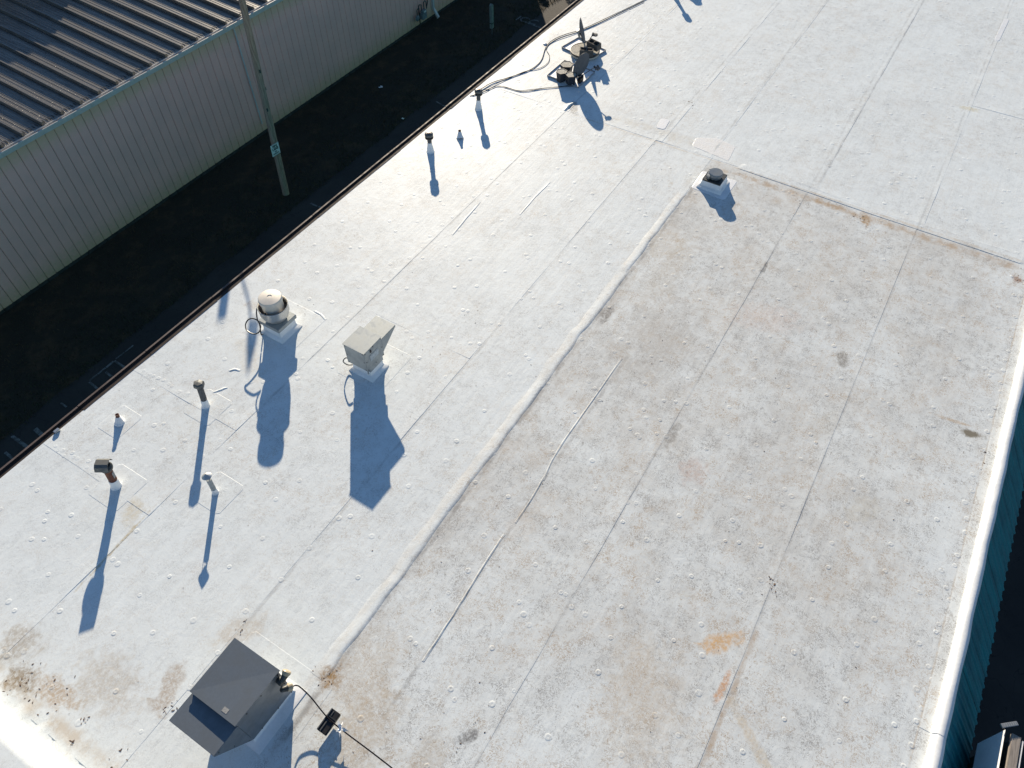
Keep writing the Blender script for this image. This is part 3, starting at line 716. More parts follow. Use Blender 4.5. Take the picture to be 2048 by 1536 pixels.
# ---- shrubs at the sunlit end of the alley
def shrub(name, label, c, r, hh, n, cat='shrub'):
    t_ = thing(name, label, cat, c)
    m = MB()
    for k in range(7):
        a = k*.9; m.tube([(0, 0, 0), (.3*r*math.cos(a), .3*r*math.sin(a), hh*.45), (.7*r*math.cos(a+.3), .7*r*math.sin(a+.3), hh*.85)], .03*r+.01, 5, [1, .7, .3])
    link('stem', m.mesh('stem', MWOOD), t_)
    v = []; f = []
    for k in range(n):
        a = R.uniform(0, 6.283); u_ = R.random()**.5; zz = R.random(); rr = r*u_*math.sin(math.pi*(.15+.75*zz))*(1+.35*mn.noise(Vector((a*1.5, zz*3, 2)))); q = Vector((rr*math.cos(a), rr*math.sin(a), hh*(.15+.85*zz)))
        d = Vector((R.gauss(0, 1), R.gauss(0, 1), R.gauss(0, .6))).normalized(); e = d.cross(Vector((R.gauss(0, 1), R.gauss(0, 1), R.gauss(0, 1)))).normalized(); s = R.uniform(.04, .08)
        i0 = len(v); v += [q-d*s, q+e*s*.45, q+d*s, q-e*s*.45]; f.append((i0, i0+1, i0+2, i0+3))
    o = link('foliage', me_from('foliage', v, f, MGREEN), t_); o['kind'] = 'stuff'
shrub('shrub', 'green leafy shrub tip at the far end of the dark grass', P(1084, -6, GZ), .22, .28, 260)
sp = P(1158, -4, GZ) + U*(2.0/TAN); shrub('shrub', 'larger round shrub beyond the alley whose shadow reaches the sunlit paving', (sp.x, sp.y, GZ), .8, 2.6, 3200)

# ---- utility pole with sign and street lamp
pb = Vector((13.20, 17.01, GZ)); pt = Vector((13.33, 16.54, 2.95))
up = thing('utility_pole', 'leaning weathered wooden utility pole in the grass beside the warehouse', 'utility pole', pb)
m = MB(); m.tube([pb.lerp(pt, k/24)-pb for k in range(25)], .115, 16, [1.0-.22*k/24 for k in range(25)]); link('pole_shaft', m.mesh('pole_shaft', MWOOD, smooth=True), up)
for zf, a in ((.42, .5), (.50, 2.4), (.33, 4.2), (.58, .9)):
    q = pb.lerp(pt, zf)-pb; m = MB(); m.box(-.02, .02, -.02, .02, -.05, .05, Matrix.Translation(q+Vector((.095*math.cos(a+3.6), .095*math.sin(a+3.6), 0)))); link('staple_plate', m.mesh('staple_plate', MDARK), up)
hd = pt + Vector((0, -.84, .10))
m = MB(); m.tube(crv([pt+Vector((0, -.05, -.75)), pt+Vector((0, -.35, -.42)), pt+Vector((0, -.65, -.22)), hd+Vector((0, .05, -.12))], 5), .022, 8); link('lamp_arm', m.mesh('lamp_arm', MDARK, smooth=True), up, -pb)
m = MB(); m.lathe([(.105, -.20), (.11, -.15), (.10, -.05), (.075, .03), (.045, .12), (.02, .19)], 18, Matrix.Translation(hd)); link('lamp_head', m.mesh('lamp_head', MDARK, smooth=True), up, -pb)
# the sign
def at_plane(x, y): return onY(x, y, 16.74)
TL, TR, BRr, BL = [at_plane(*q) for q in ((539.6, 293.3), (555.0, 283.7), (562.0, 304.2), (546.6, 314.0))]
cen = (TL+TR+BRr+BL)/4; ex = ((TR-TL)+(BRr-BL))/2; ez = ((TL-BL)+(TR-BRr))/2
sw, sh = ex.length, ez.length; ang = math.atan2(ex.z, ex.x)
sgn = thing('fire_lane_sign', 'small white sign reading FIRE LANE NO PARKING on the wooden pole', 'sign', cen); sgn.rotation_euler = (0, -ang, 0)
m = MB(); m.box(-sw/2, sw/2, -.002, .002, -sh/2, sh/2); link('sign_plate', m.mesh('sign_plate', MSIGN, bevel=.0), sgn)
m = MB()
for a, b2, c, d in ((-.46, .46, .465, .48), (-.46, .46, -.48, -.465)): m.box(a*sw, b2*sw, -.0045, -.0025, c*sh, d*sh)
link('border', m.mesh('border', MINK), sgn)
for body, zz, sz, bo in (('FIRE', .29, .128, .004), ('LANE', .06, .128, .004), ('NO', -.17, .075, .002), ('PARKING', -.34, .070, .002)):
    t_ = text_mesh('lettering', body, sz*sh/.46, .0006, bold=bo); t_.materials.clear(); t_.materials.append(MINK)
    o = link('lettering', t_, sgn, (0, -.005, zz*sh), (rad(90), 0, 0))

# ============================================================ ROOFTOP EQUIPMENT
def vent_pipe(name, label, base, top, r, boot_h, boot_r, pm, lean_ext=1.0, boot_col=None):
    base = Vector(base); base.z = und(base.x, base.y)+.004; top = Vector(top)
    t_ = thing(name, label, 'vent pipe', base); d = top-base
    ax = d.normalized()
    def M_(s): return Matrix.Translation(d*s) @ ax.to_track_quat('Z', 'Y').to_matrix().to_4x4()
    h = d.length
    m = MB(); m.tube([d*(boot_h/h*.5), d*.5, d], r, 20); link('pipe', m.mesh('pipe', pm, smooth=True), t_)
    m = MB(); bq = boot_h
    m.lathe([(boot_r*1.30, -.03), (boot_r*1.22, .0), (boot_r*1.10, bq*.12), (boot_r, bq*.35), (r*1.14, bq*.7), (r*1.10, bq), (r*1.0, bq)], 22, M_(0), cap0=False, cap1=False)
    link('boot', m.mesh('boot', boot_col or MWHITE, smooth=True, auto=1.2), t_)
    return t_, M_, h
# near left pipe with rusty shaft and hooded cap
b1 = P(233, 972); t1 = P(213, 936, .52)
vp, M_, h = vent_pipe('vent_pipe', 'rusty brown vent pipe with wide faceted hood, nearest the left edge of the roof', b1, t1, .066, .19, .078, MRUST)
m = MB(); m.box(-.035, .02, -.0685, -.064, .28, .42, M_(0) @ Matrix.Rotation(rad(-30), 4, 'Z')); link('peeled_patch', m.mesh('peeled_patch', MPEEL), vp)
m = MB(); m.lathe([(.05, -.05), (.088, -.03), (.102, .01), (.102, .045), (.075, .075), (.04, .08)], 20, M_(1)); link('collar', m.mesh('collar', MDARK, smooth=True), vp)
cq = vp.matrix_world
m = MB(); Mh = M_(1) @ Matrix.Translation((-.01, .02, .115)) @ Matrix.Rotation(rad(-25), 4, 'Z')
oct_ = [(-.125, -.035), (-.095, .035), (-.05, .07), (.05, .07), (.095, .035), (.125, -.035), (.115, -.035), (.088, .03), (.045, .06), (-.045, .06), (-.088, .03), (-.115, -.035)]
m.prism(oct_, -.10, .10, Mh); m.prism([(-.085, -.03), (-.045, .058), (.045, .058), (.085, -.03)], -.06, .06, Mh); link('hood', m.mesh('hood', MCAP), vp, label='faceted dark grey hood')
m = MB(); m.lathe([(.085, -.008), (.09, 0), (.085, .008)], 20, M_(1) @ Matrix.Translation((.06, .06, .05)) @ Matrix.Rotation(rad(70), 4, 'Y')); link('end_disc', m.mesh('end_disc', MPEEL, smooth=True), vp)
# grey pipe with hexagonal cap
vp, M_, h = vent_pipe('vent_pipe', 'grey plastic vent pipe with hexagonal metal cap, left of the spun metal fan', P(412, 812), P(399, 773, .50), .055, .17, .064, MGREYP)
m = MB(); m.lathe([(.05, -.04), (.06, -.02), (.05, 0)], 16, M_(1)); link('neck', m.mesh('neck', MDARK, smooth=True), vp)
m = MB(); m.lathe([(.052, -.01), (.098, .015), (.098, .075), (.078, .10), (.0, .11)], 6, M_(1) @ Matrix.Rotation(rad(12), 4, 'Z'), cap1=False); link('cap', m.mesh('cap', MCAP), vp)
# slim pipe with conical cap on struts
vp, M_, h = vent_pipe('vent_pipe', 'slim galvanised vent pipe with conical rain cap on thin struts', P(431, 985), P(417, 959, .36), .042, .10, .05, MGALV)
m = MB()
for a in (0, 120, 240): m.box(.036, .042, -.008, .008, -.03, .10, M_(1) @ Matrix.Rotation(rad(a), 4, 'Z'))
link('strut', m.mesh('strut', MGALV), vp)
m = MB(); m.lathe([(.012, .03), (.06, .075), (.082, .088), (.05, .115), (.0, .15)], 24, M_(1), cap1=False); link('cap', m.mesh('cap', MALU, smooth=True), vp)
# two round-capped pipes near the eave
def round_cap_pipe(label, b, tt, group=None):
    vp, M_, h = vent_pipe('vent_pipe', label, b, tt, .054, .25, .082, MGREYP)
    m = MB(); m.lathe([(.058, -.075), (.10, -.07), (.106, -.05), (.106, -.038), (.08, -.03)], 24, M_(1)); link('lower_ring', m.mesh('lower_ring', MDARK, smooth=True), vp)
    m = MB(); m.lathe([(.085, -.028), (.10, -.015), (.104, .040), (.092, .060), (.05, .072), (.0, .076)], 36, M_(1), cap1=False); link('cap', m.mesh('cap', MCAP, smooth=True, auto=1.2), vp)
    m = MB(); m.lathe([(.045, .060), (.040, .084), (.0, .088)], 16, M_(1), cap1=False); link('cap_knob', m.mesh('cap_knob', MCOPPER, smooth=True), vp)
    return vp
round_cap_pipe('round capped grey vent pipe standing nearer the camera beside the brown roof edge', P(861, 303), P(858, 271, .44))
round_cap_pipe('round capped grey vent pipe at the roof edge where the black cables run', P(957, 218), P(957, 184, .46))
S_ = P(1377, 40); q = S_ + U*(.50/TAN)
round_cap_pipe('vent pipe above the frame whose shadow enters at the top', (q.x, q.y, 0), (q.x, q.y, .46))
def stub(label, b, tt):
    b = Vector(b); b.z = und(b.x, b.y)+.004; tt = Vector(tt); t_ = thing('pipe_stub', label, 'pipe', b); d = tt-b
    M0 = (d.normalized()).to_track_quat('Z', 'Y').to_matrix().to_4x4()
    prof = [(.098, -.02), (.092, .004)]
    for i in range(5): z = .02+i*.024; rr = .078-.008*i; prof += [(rr, z), (rr-.001, z+.014), (rr-.007, z+.016)]
    m = MB(); m.lathe(prof, 22, M0, cap0=False, cap1=False); link('boot', m.mesh('boot', MWHITE, smooth=True), t_)
    m = MB(); m.lathe([(.034, .10), (.034, .185), (.027, .185), (.027, .12)], 18, M0, cap0=False, cap1=False); link('pipe', m.mesh('pipe', MCOPPER, smooth=True), t_)
stub('short stub pipe in a stepped white boot near the bottom left eave', P(240, 845), P(234, 829, .18))
stub('short stub pipe between the two round capped vents near the eave', P(920, 275), P(919, 257, .18))

# ---- spun aluminium upblast fan
fan = thing('exhaust_fan', 'spun aluminium mushroom exhaust fan on a square curb near the eave', 'exhaust fan', (5.90, 8.95, 0))
def curb_mesh(hx, hy, h, fl=.07, fh=.06, n=1):
    m = MB(); lv = [(hx+fl, hy+fl, -.01), (hx+fl, hy+fl, .008), (hx+.012, hy+.012, fh), (hx, hy, fh+.05), (hx-.003, hy-.003, h)]
    vs = []
    for a, b, z in lv: vs += [(-a, -b, z), (a, -b, z), (a, b, z), (-a, b, z)]
    fs = [(4*i+k, 4*i+(k+1)%4, 4*i+4+(k+1)%4, 4*i+4+k) for i in range(len(lv)-1) for k in range(4)] + [tuple(range(4*len(lv)-4, 4*len(lv)))]
    return m.add(vs, fs)
link('curb', curb_mesh(.215, .225, .27).mesh('curb', MWHITE, smooth=True, auto=1.1), fan)
m = MB(); m.box(-.25, .25, -.26, .26, .245, .335); link('curb_cap', m.mesh('curb_cap', MGALV, bevel=.006), fan)
m = MB(); m.lathe([(.18, .33), (.205, .37), (.25, .43), (.282, .52), (.285, .66), (.292, .675), (.285, .68), (.272, .67), (.268, .53), (.22, .44), (.1, .42)], 40, cap1=False); link('bowl', m.mesh('bowl', MALU, smooth=True, auto=1.2), fan)
m = MB(); m.lathe([(.150, .44), (.200, .50), (.206, .80), (.222, .803), (.224, .835), (.220, .872), (.212, .884), (.10, .900), (.045, .903), (.040, .896), (.0, .897)], 40, cap1=False); link('motor_dome', m.mesh('motor_dome', MTOP, smooth=True), fan)
m = MB(); m.box(-.268, -.22, -.03, -.01, .50, .66); m.box(.22, .268, .01, .03, .50, .66); m.box(-.03, -.01, .22, .268, .50, .66); link('bracket', m.mesh('bracket', MDARK), fan)
pts = [P(517, 610, .62), P(513, 622, .55), P(515, 640, .45), P(521, 652, .38), P(518, 664, .35), P(507, 668, .35), P(494, 661, .35), P(491, 650, .36), P(496, 640, .38), P(506, 637, .36), P(518, 645, .28), P(522, 668, .12), P(526, 668, .02)]
m = MB(); m.tube(crv(pts, 6), .012, 8)
o = link('power_cord', m.mesh('power_cord', MBLACK, smooth=True), fan, (-5.90, -8.95, 0))
m = MB(); m.box(-.03, .03, -.015, .015, -.01, .01, Matrix.Translation(P(518, 612, .62))); link('connector', m.mesh('connector', simple('red_connector', (.35, .06, .06), .5)), fan, (-5.90, -8.95, 0))

# ---- galvanised exhaust box
eb = thing('exhaust_box', 'galvanised box vent with a wedge shaped hood on a white curb', 'roof vent', (6.02, 6.85, 0))
link('curb', curb_mesh(.175, .215, .24).mesh('curb', MWHITE, smooth=True, auto=1.1), eb)
m = MB(); m.box(-.185, .185, -.225, .225, .20, .33); link('neck', m.mesh('neck', MGALV), eb)
ox, oy = -6.02, -6.85
m = MB(); m.box(5.772+ox, 6.262+ox, 6.626+oy, 7.094+oy, .285, .775); m.box(5.775+ox, 5.80+ox, 6.624+oy, 6.65+oy, .20, .29); link('housing', m.mesh('housing', MGALV, bevel=.004), eb)
m = MB(); m.box(5.76+ox, 6.27+ox, 6.614+oy, 7.106+oy, .777, .787); link('lid', m.mesh('lid', MGALV), eb)
m = MB(); m.prism([(6.264+ox, .36), (6.69+ox, .665), (6.69+ox, .70), (6.264+ox, .70)], 6.632+oy, 7.085+oy); link('wedge_hood', m.mesh('wedge_hood', MGALV, bevel=.003), eb)
m = MB()
for x_, z_ in ((5.80, .31), (5.80, .52), (5.80, .74), (6.24, .31), (6.24, .52), (6.24, .74), (6.02, .31), (6.02, .74)): m.box(x_+ox-.008, x_+ox+.008, 6.620+oy, 6.626+oy, z_-.008, z_+.008)
for y_, z_ in ((6.66, .31), (6.66, .52), (6.66, .74), (7.06, .31), (7.06, .52), (7.06, .74)): m.box(5.766+ox, 5.772+ox, y_+oy-.008, y_+oy+.008, z_-.008, z_+.008)
link('screws', m.mesh('screws', MDARK), eb)
m = MB(); m.box(5.93+ox, 5.96+ox, 6.612+oy, 6.625+oy, .66, .72); link('latch', m.mesh('latch', MBLACK), eb)
lb = MB(); lb.box(5.90+ox, 6.14+ox, 6.621+oy, 6.6245+oy, .45, .60); link('pale_label', lb.mesh('pale_label', simple('faded_label', (.48, .52, .54), .5, var=.35, scale=16)), eb)
m = MB(); m.tube(crv([(5.85+ox, 7.10+oy, .24), (5.84+ox, 7.20+oy, .26), (5.80+ox, 7.26+oy, .16), (5.83+ox, 7.20+oy, .07), (5.88+ox, 7.10+oy, .08)], 6), .011, 8); link('conduit', m.mesh('conduit', MGREYP, smooth=True), eb)

# ---- small square vent with round cap
sv = thing('small_roof_vent', 'small dark round capped vent on a white curb near the cross seam', 'roof vent', (14.73, 3.44, 0))
m = MB(); lv = [(.30, -.01), (.30, .012), (.262, .05), (.24, .10), (.222, .205)]
vs = []
for a, z in lv: vs += [(-a, -a, z), (a, -a, z), (a, a, z), (-a, a, z)]
m.add(vs, [(4*i+k, 4*i+(k+1)%4, 4*i+4+(k+1)%4, 4*i+4+k) for i in range(4) for k in range(4)] + [(16, 17, 18, 19)]); link('curb', m.mesh('curb', MWHITE, smooth=True, auto=1.1), sv)
m = MB(); m.box(-.235, .235, -.225, .225, .19, .222); link('base_plate', m.mesh('base_plate', MDARK, bevel=.005), sv)
m = MB(); m.lathe([(.13, .22), (.155, .23), (.158, .27), (.172, .285), (.172, .335), (.160, .356), (.0, .357)], 28, cap1=False); link('cap', m.mesh('cap', MHOOD, smooth=True), sv)
m = MB(); m.box(-.19, -.165, .02, .10, .22, .33, Matrix.Rotation(rad(-20), 4, 'Z')); link('clip', m.mesh('clip', MALU), sv)
# fan beyond the top of the frame (its shadow only)
S_ = P(1397, 8); q = S_ + U*(.62/TAN)
of = thing('exhaust_fan', 'mushroom exhaust fan above the frame, seen only by its shadow', 'exhaust fan', (q.x, q.y, 0))
link('curb', curb_mesh(.2, .2, .25).mesh('curb', MWHITE), of); m = MB(); m.lathe([(.15, .24), (.22, .30), (.22, .5), (.15, .56), (.12, .62), (.0, .64)], 24, cap1=False); link('dome', m.mesh('dome', MALU, smooth=True), of)

# ---- big grey hooded intake
hb = thing('intake_hood', 'big dark grey sheet metal hood with stepped top on a low white curb', 'roof hood', (.5, 4.45, 0))
ox, oy = -.5, -4.45
y0, y1 = 4.06+oy, 4.84+oy
m = MB(); m.prism([(.135+ox, .15), (.885+ox, .11), (.885+ox, .915), (.135+ox, .915)], y0+.006, y1-.006); link('housing', m.mesh('housing', MHOOD, bevel=.004), hb)
m = MB(); xa, xb = .115+ox, .905+ox; ya, yb = y0-.006, y1+.006
m.add([(xa, ya, .918), (xb, ya, .918), (xb, yb, .918), (xa, yb, .918), (xa, ya, .950), (xb, ya, .938), (xb, yb, .948), (xa, yb, .938)],
      [(0, 3, 2, 1), (4, 5, 7), (5, 6, 7), (0, 1, 5, 4), (1, 2, 6, 5), (2, 3, 7, 6), (3, 0, 4, 7)]); link('top_lid', m.mesh('top_lid', MHOOD), hb)
m = MB(); m.prism([(.133+ox, .16), (.133+ox, .872), (-.262+ox, .872), (-.262+ox, .835)], y0+.002, y1-.002); link('rain_flap', m.mesh('rain_flap', MHOOD, bevel=.003), hb)
m = MB(); m.box(.30+ox, .36+ox, 4.13+oy, 4.21+oy, .947, .949, Matrix.Translation((-.14, .12, 0))); link('rating_plate', m.mesh('rating_plate', MPEEL), hb)
m = MB()
for x_, z_ in ((.10, .25), (-.05, .55), (-.2, .82), (.3, .16), (.6, .14), (.85, .12), (.85, .5), (.85, .88), (.3, .88), (.55, .88)): m.box(x_+ox-.008, x_+ox+.008, y0-.003 if x_ > .12 else y0-.002, y0+.008, z_-.008, z_+.008)
link('screws', m.mesh('screws', MBLACK), hb)
m = MB(); lv = [(.10, -.005), (.10, .01), (.02, .05), (0, .10), (0, .17)]; vs = []
for f_, z in lv: vs += [(.14-f_+ox, y0+.02-f_*1.5, z), (.875+f_+ox, y0+.02-f_*1.5, z), (.875+f_+ox, y1-.02+f_, z), (.14-f_+ox, y1-.02+f_, z)]
m.add(vs, [(4*i+k, 4*i+(k+1)%4, 4*i+4+(k+1)%4, 4*i+4+k) for i in range(4) for k in range(4)]); link('curb', m.mesh('curb', MWHITE, smooth=True, auto=1.1), hb)
# flood light with two lamps on its corner
fl = thing('flood_light', 'twin beige flood lamps on the corner of the big grey hood', 'flood light', onY(566, 1363, 3.99))
def lampdir(p, d, name):
    M = Matrix.Translation(p-fl.location) @ d.normalized().to_track_quat('Z', 'Y').to_matrix().to_4x4()
    m = MB(); m.lathe([(.026, -.09), (.034, -.08), (.040, -.02), (.046, 0)], 18, M); s = link('socket', m.mesh('socket', MDARK, smooth=True), fl)
    m = MB(); m.lathe([(.043, 0), (.058, .03), (.060, .055), (.045, .068), (0, .072)], 20, M, cap1=False); link('lamp', m.mesh('lamp', MBEIGE, smooth=True), fl)
pA, pB, hub = onY(570, 1351, 3.97), onY(574, 1376, 3.96), onY(564, 1364, 3.99)
lampdir(pA, Vector((.9, .1, .35)), 'a'); lampdir(pB, Vector((.75, -.35, -.55)), 'b')
m = MB(); m.lathe([(.05, -.06), (.055, 0), (.05, .02)], 16, Matrix.Translation(hub-fl.location) @ Matrix.Rotation(rad(90), 4, 'X')); link('mount', m.mesh('mount', MDARK, smooth=True), fl)
m = MB(); m.tube([hub-fl.location, pA-fl.location-Vector((.07, 0, .03))], .012); m.tube([hub-fl.location, pB-fl.location-Vector((.06, -.03, -.04))], .012); link('knuckle', m.mesh('knuckle', MDARK), fl)

# ---- cable, splice box and plastic tie
cpts = [P(583, 1376, .30), P(590, 1371, .27), P(600, 1374, .24), P(622, 1395, .19), P(642, 1420, .16), P(660, 1440, .145), P(692, 1466, .125), P(740, 1502, .105), P(785, 1537, .09), P(850, 1590, .06), P(930, 1660, .02)]
m = MB(); m.tube(crv(cpts, 6), .009, 8); tag(m.obj('cable', MCABLE, None, smooth=True), 'thin dark cable from the big grey hood running off the bottom edge', 'cable')
cb = P(658, 1444, .10); jb = thing('splice_box', 'small black plastic box hung under the cable beside the big hood', 'splice box', cb)
m = MB(); m.box(-.155, .155, -.075, .075, -.035, .03); link('box_body', m.mesh('box_body', MBLACK, bevel=.008), jb)
m = MB(); m.box(-.15, .03, .012, .03, .0305, .042); m.box(.07, .14, .012, .026, .0305, .040); m.box(-.155, .155, .055, .072, .0305, .045); link('rib', m.mesh('rib', MGREYP, bevel=.003), jb)
m = MB(); m.box(.05, .062, -.076, .076, .0305, .036); link('slot', m.mesh('slot', MDARK), jb)
q = P(681, 1458, .13); m = MB()
for k in range(7):
    a = R.uniform(0, 6.28); l = R.uniform(.06, .13); d = Vector((math.cos(a), math.sin(a), R.uniform(-.3, .5))); s = Vector((-d.y, d.x, .3)).normalized()*R.uniform(.006, .014)
    m.add([-s, s, d*l*.5+s*1.4+Vector((0, 0, .02)), d*l*.5-s*1.4+Vector((0, 0, .02)), d*l+s*.3, d*l-s*.3], [(0, 1, 2, 3), (3, 2, 4, 5)])
m.box(-.03, .03, -.012, .012, -.012, .012)
tag(m.obj('plastic_tie', MPLASTIC, None, loc=q), 'white plastic strips tied round the cable next to the black box', 'plastic tie')

# ---- satellite dishes
def quad_tray(name, label, L_, B_, R_):
    L_, B_, R_ = [Vector((v.x, v.y, 0)) for v in (L_, B_, R_)]; c = (L_+R_)/2; ex = (B_-L_); ey = (R_-B_); t_ = thing(name, label, 'tray', (c.x, c.y, 0))
    T4 = L_+R_-B_; cs = [L_-c, B_-c, R_-c, T4-c]
    m = MB(); m.add([v*1.0+Vector((0, 0, .012)) for v in cs]+[v+Vector((0, 0, .020)) for v in cs], [(3, 2, 1, 0), (4, 5, 6, 7), (0, 1, 5, 4), (1, 2, 6, 5), (2, 3, 7, 6), (3, 0, 4, 7)]); link('base_sheet', m.mesh('base_sheet', MWHITE), t_)
    for i in range(4):
        a, b = cs[i], cs[(i+1)%4]; d = (b-a).normalized(); n = Vector((-d.y, d.x, 0)); 
        if n.dot(a) > 0: n = -n
        m = MB(); A_, B2 = a, b; z0, z1 = .021, .052
        m.add([A_+Vector((0,0,.0)), B2+Vector((0,0,.0)), B2+Vector((0,0,z1)), A_+Vector((0,0,z1)), A_+n*.006, B2+n*.006, B2+n*.006+Vector((0,0,z1)), A_+n*.006+Vector((0,0,z1))],
              [(0,1,2,3),(7,6,5,4),(3,2,6,7),(0,4,5,1),(0,3,7,4),(1,5,6,2)]); link('rail', m.mesh('rail', MRAIL), t_)
    return c, math.atan2(ex.y, ex.x)
L1, B1 = P(1094, 153), P(1156, 177); d = (P(1181, 154)-B1).normalized(); R1 = B1 + d*.98
c1, a1 = quad_tray('ballast_tray', 'square tray under the three filled buckets and the near dish', L1, B1, R1)
c2, a2 = quad_tray('ballast_tray', 'square tray under the round slab and the far edge-on dish', P(1123, 96.5), P(1179, 123), P(1212, 103))
def bucket(label, px, zt, n=7, r=.16, rot=0):
    q = P(*px, zt); t_ = thing('ballast_bucket', label, 'bucket', (q.x, q.y, .021), rad(rot), 'concrete filled buckets weighing down the near dish')
    hh = zt-.021
    m = MB(); m.lathe([(r*.82, 0), (r*.9, hh*.5), (r, hh-.02), (r*1.05, hh-.02), (r*1.05, hh), (r*.95, hh), (r*.93, hh-.015)], n, cap1=False); link('shell', m.mesh('shell', MBUCK), t_)
    m = MB(); m.lathe([(r*.93, hh-.03), (r*.93, hh-.008)], n); link('concrete_fill', m.mesh('concrete_fill', MCONC), t_)
bucket('hexagonal dark bucket filled with concrete, hidden partly behind the dish', (1133.6, 128), .27, 6, .185, 0)
bucket('hexagonal dark bucket filled with concrete, leftmost of the three', (1123.4, 142.3), .29, 6, .155, 15)
bucket('pentagonal topped dark bucket filled with concrete, nearest the camera', (1142.6, 148.4), .28, 5, .17, 40)
m = MB()
q = P(1161, 158, .1)
for k in range(4): m.box(-.10+.05*k, -.06+.05*k, -.05, .05, -.08, .06+.01*k)
tag(m.obj('battery_block', MBLACK, None, bevel=.006, loc=q), 'small black finned block on the tray beside the nearest bucket', 'ballast')

def dish(name, label, c, rx, ry, major, ratio, mast_base, tipw, edge=False):
    """offset dish; c = centre of the reflector"""
    t_ = thing(name, label, 'satellite dish', mast_base); c = Vector(c)-Vector(mast_base)
    (xa, ya), (xb, yb) = major; d0 = ray((xa+xb)/2, (ya+yb)/2).normalized(); upv = (ray(xa, ya)-ray(xb, yb)); upv = (upv-d0*upv.dot(d0)).normalized()
    sd_ = upv.cross(d0); sd_ = sd_ if sd_.dot(xr) > 0 else -sd_
    if edge:
        s2 = d0.cross(sd); s2 = s2 if s2.dot(xr) > 0 else -s2
        sd_ = (sd_+s2.normalized()*1.4).normalized()
    n = (-d0*ratio + sd_*math.sqrt(1-ratio*ratio)).normalized(); upv = (upv-n*upv.dot(n)).normalized(); side = n.cross(upv).normalized()
    NR, NA = 6, 36; vs = []; fs = []
    for back in (0, 1):
        for i in range(NR+1):
            f_ = i/NR
            for k in range(NA):
                a = 2*math.pi*k/NA; p_ = side*(rx*f_*math.cos(a)) + upv*(ry*f_*math.sin(a)) + n*(.075*f_*f_ - .075 - back*.008)
                vs.append(c+p_)
    for bk in (0, 1):
        o_ = bk*(NR+1)*NA
        for i in range(NR):
            for k in range(NA): fs.append((o_+i*NA+k, o_+(i+1)*NA+k, o_+(i+1)*NA+(k+1)%NA, o_+i*NA+(k+1)%NA))
    o_ = (NR+1)*NA
    for k in range(NA): fs.append((NR*NA+k, o_+NR*NA+k, o_+NR*NA+(k+1)%NA, NR*NA+(k+1)%NA))
    m = MB(); m.add(vs, fs); me = m.mesh('reflector', MDISH, smooth=True, auto=1.0); link('reflector', me, t_)
    low = c - upv*ry*.97; tip = Vector(tipw)-Vector(mast_base)
    m = MB(); m.tube([c-n*.09-upv*.05, low-n*.05, low+n*.10, tip-n*.02], .013, 8); link('feed_arm', m.mesh('feed_arm', MDISH), t_)
    Ml = Matrix.Translation(tip) @ (-(n*.9)+upv*.35).normalized().to_track_quat('Z', 'Y').to_matrix().to_4x4()
    m = MB(); m.box(-.075, .075, -.022, .022, -.10, -.03, Ml); m.box(-.02, .02, -.03, .03, -.12, .0, Ml); link('feed_bar', m.mesh('feed_bar', MDISH, bevel=.006), t_)
    for sx in (-.05, .05):
        m = MB(); m.lathe([(.018, -.04), (.026, 0), (.03, .035), (.012, .045)], 14, Ml @ Matrix.Translation((sx, 0, 0))); link('feed_horn', m.mesh('feed_horn', MDARK, smooth=True), t_)
    bk = c - n*.13 - upv*.04
    m = MB(); m.box(-.07, .07, -.09, .09, -.03, .03, Matrix.Translation(bk) @ n.to_track_quat('Z', 'Y').to_matrix().to_4x4()); link('back_bracket', m.mesh('back_bracket', MGALV, bevel=.006), t_)
    m = MB(); b0 = Vector((0, 0, 0)); mid_ = Vector((bk.x*.95, bk.y*.95, bk.z*.72)); m.tube([b0, Vector((bk.x*.15, bk.y*.15, bk.z*.25)), mid_, bk], .022, 12); link('mast', m.mesh('mast', MGALV, smooth=True), t_)
    return t_
d1 = P(1162.5, 130, .44)
dish('satellite_dish', 'dark satellite dish showing its oval face above the three buckets', d1, .25, .335, ((1174, 108), (1151, 152)), .66, (d1.x+.05, d1.y+.14, .021), P(1193, 134, .50))
d2 = P(1165.5, 60, .50)
dish('satellite_dish', 'satellite dish seen edge-on behind the concrete blocks', d2, .27, .34, ((1163, 43), (1168, 77)), .12, P(1170, 93, .12), P(1187, 69, .50), True)
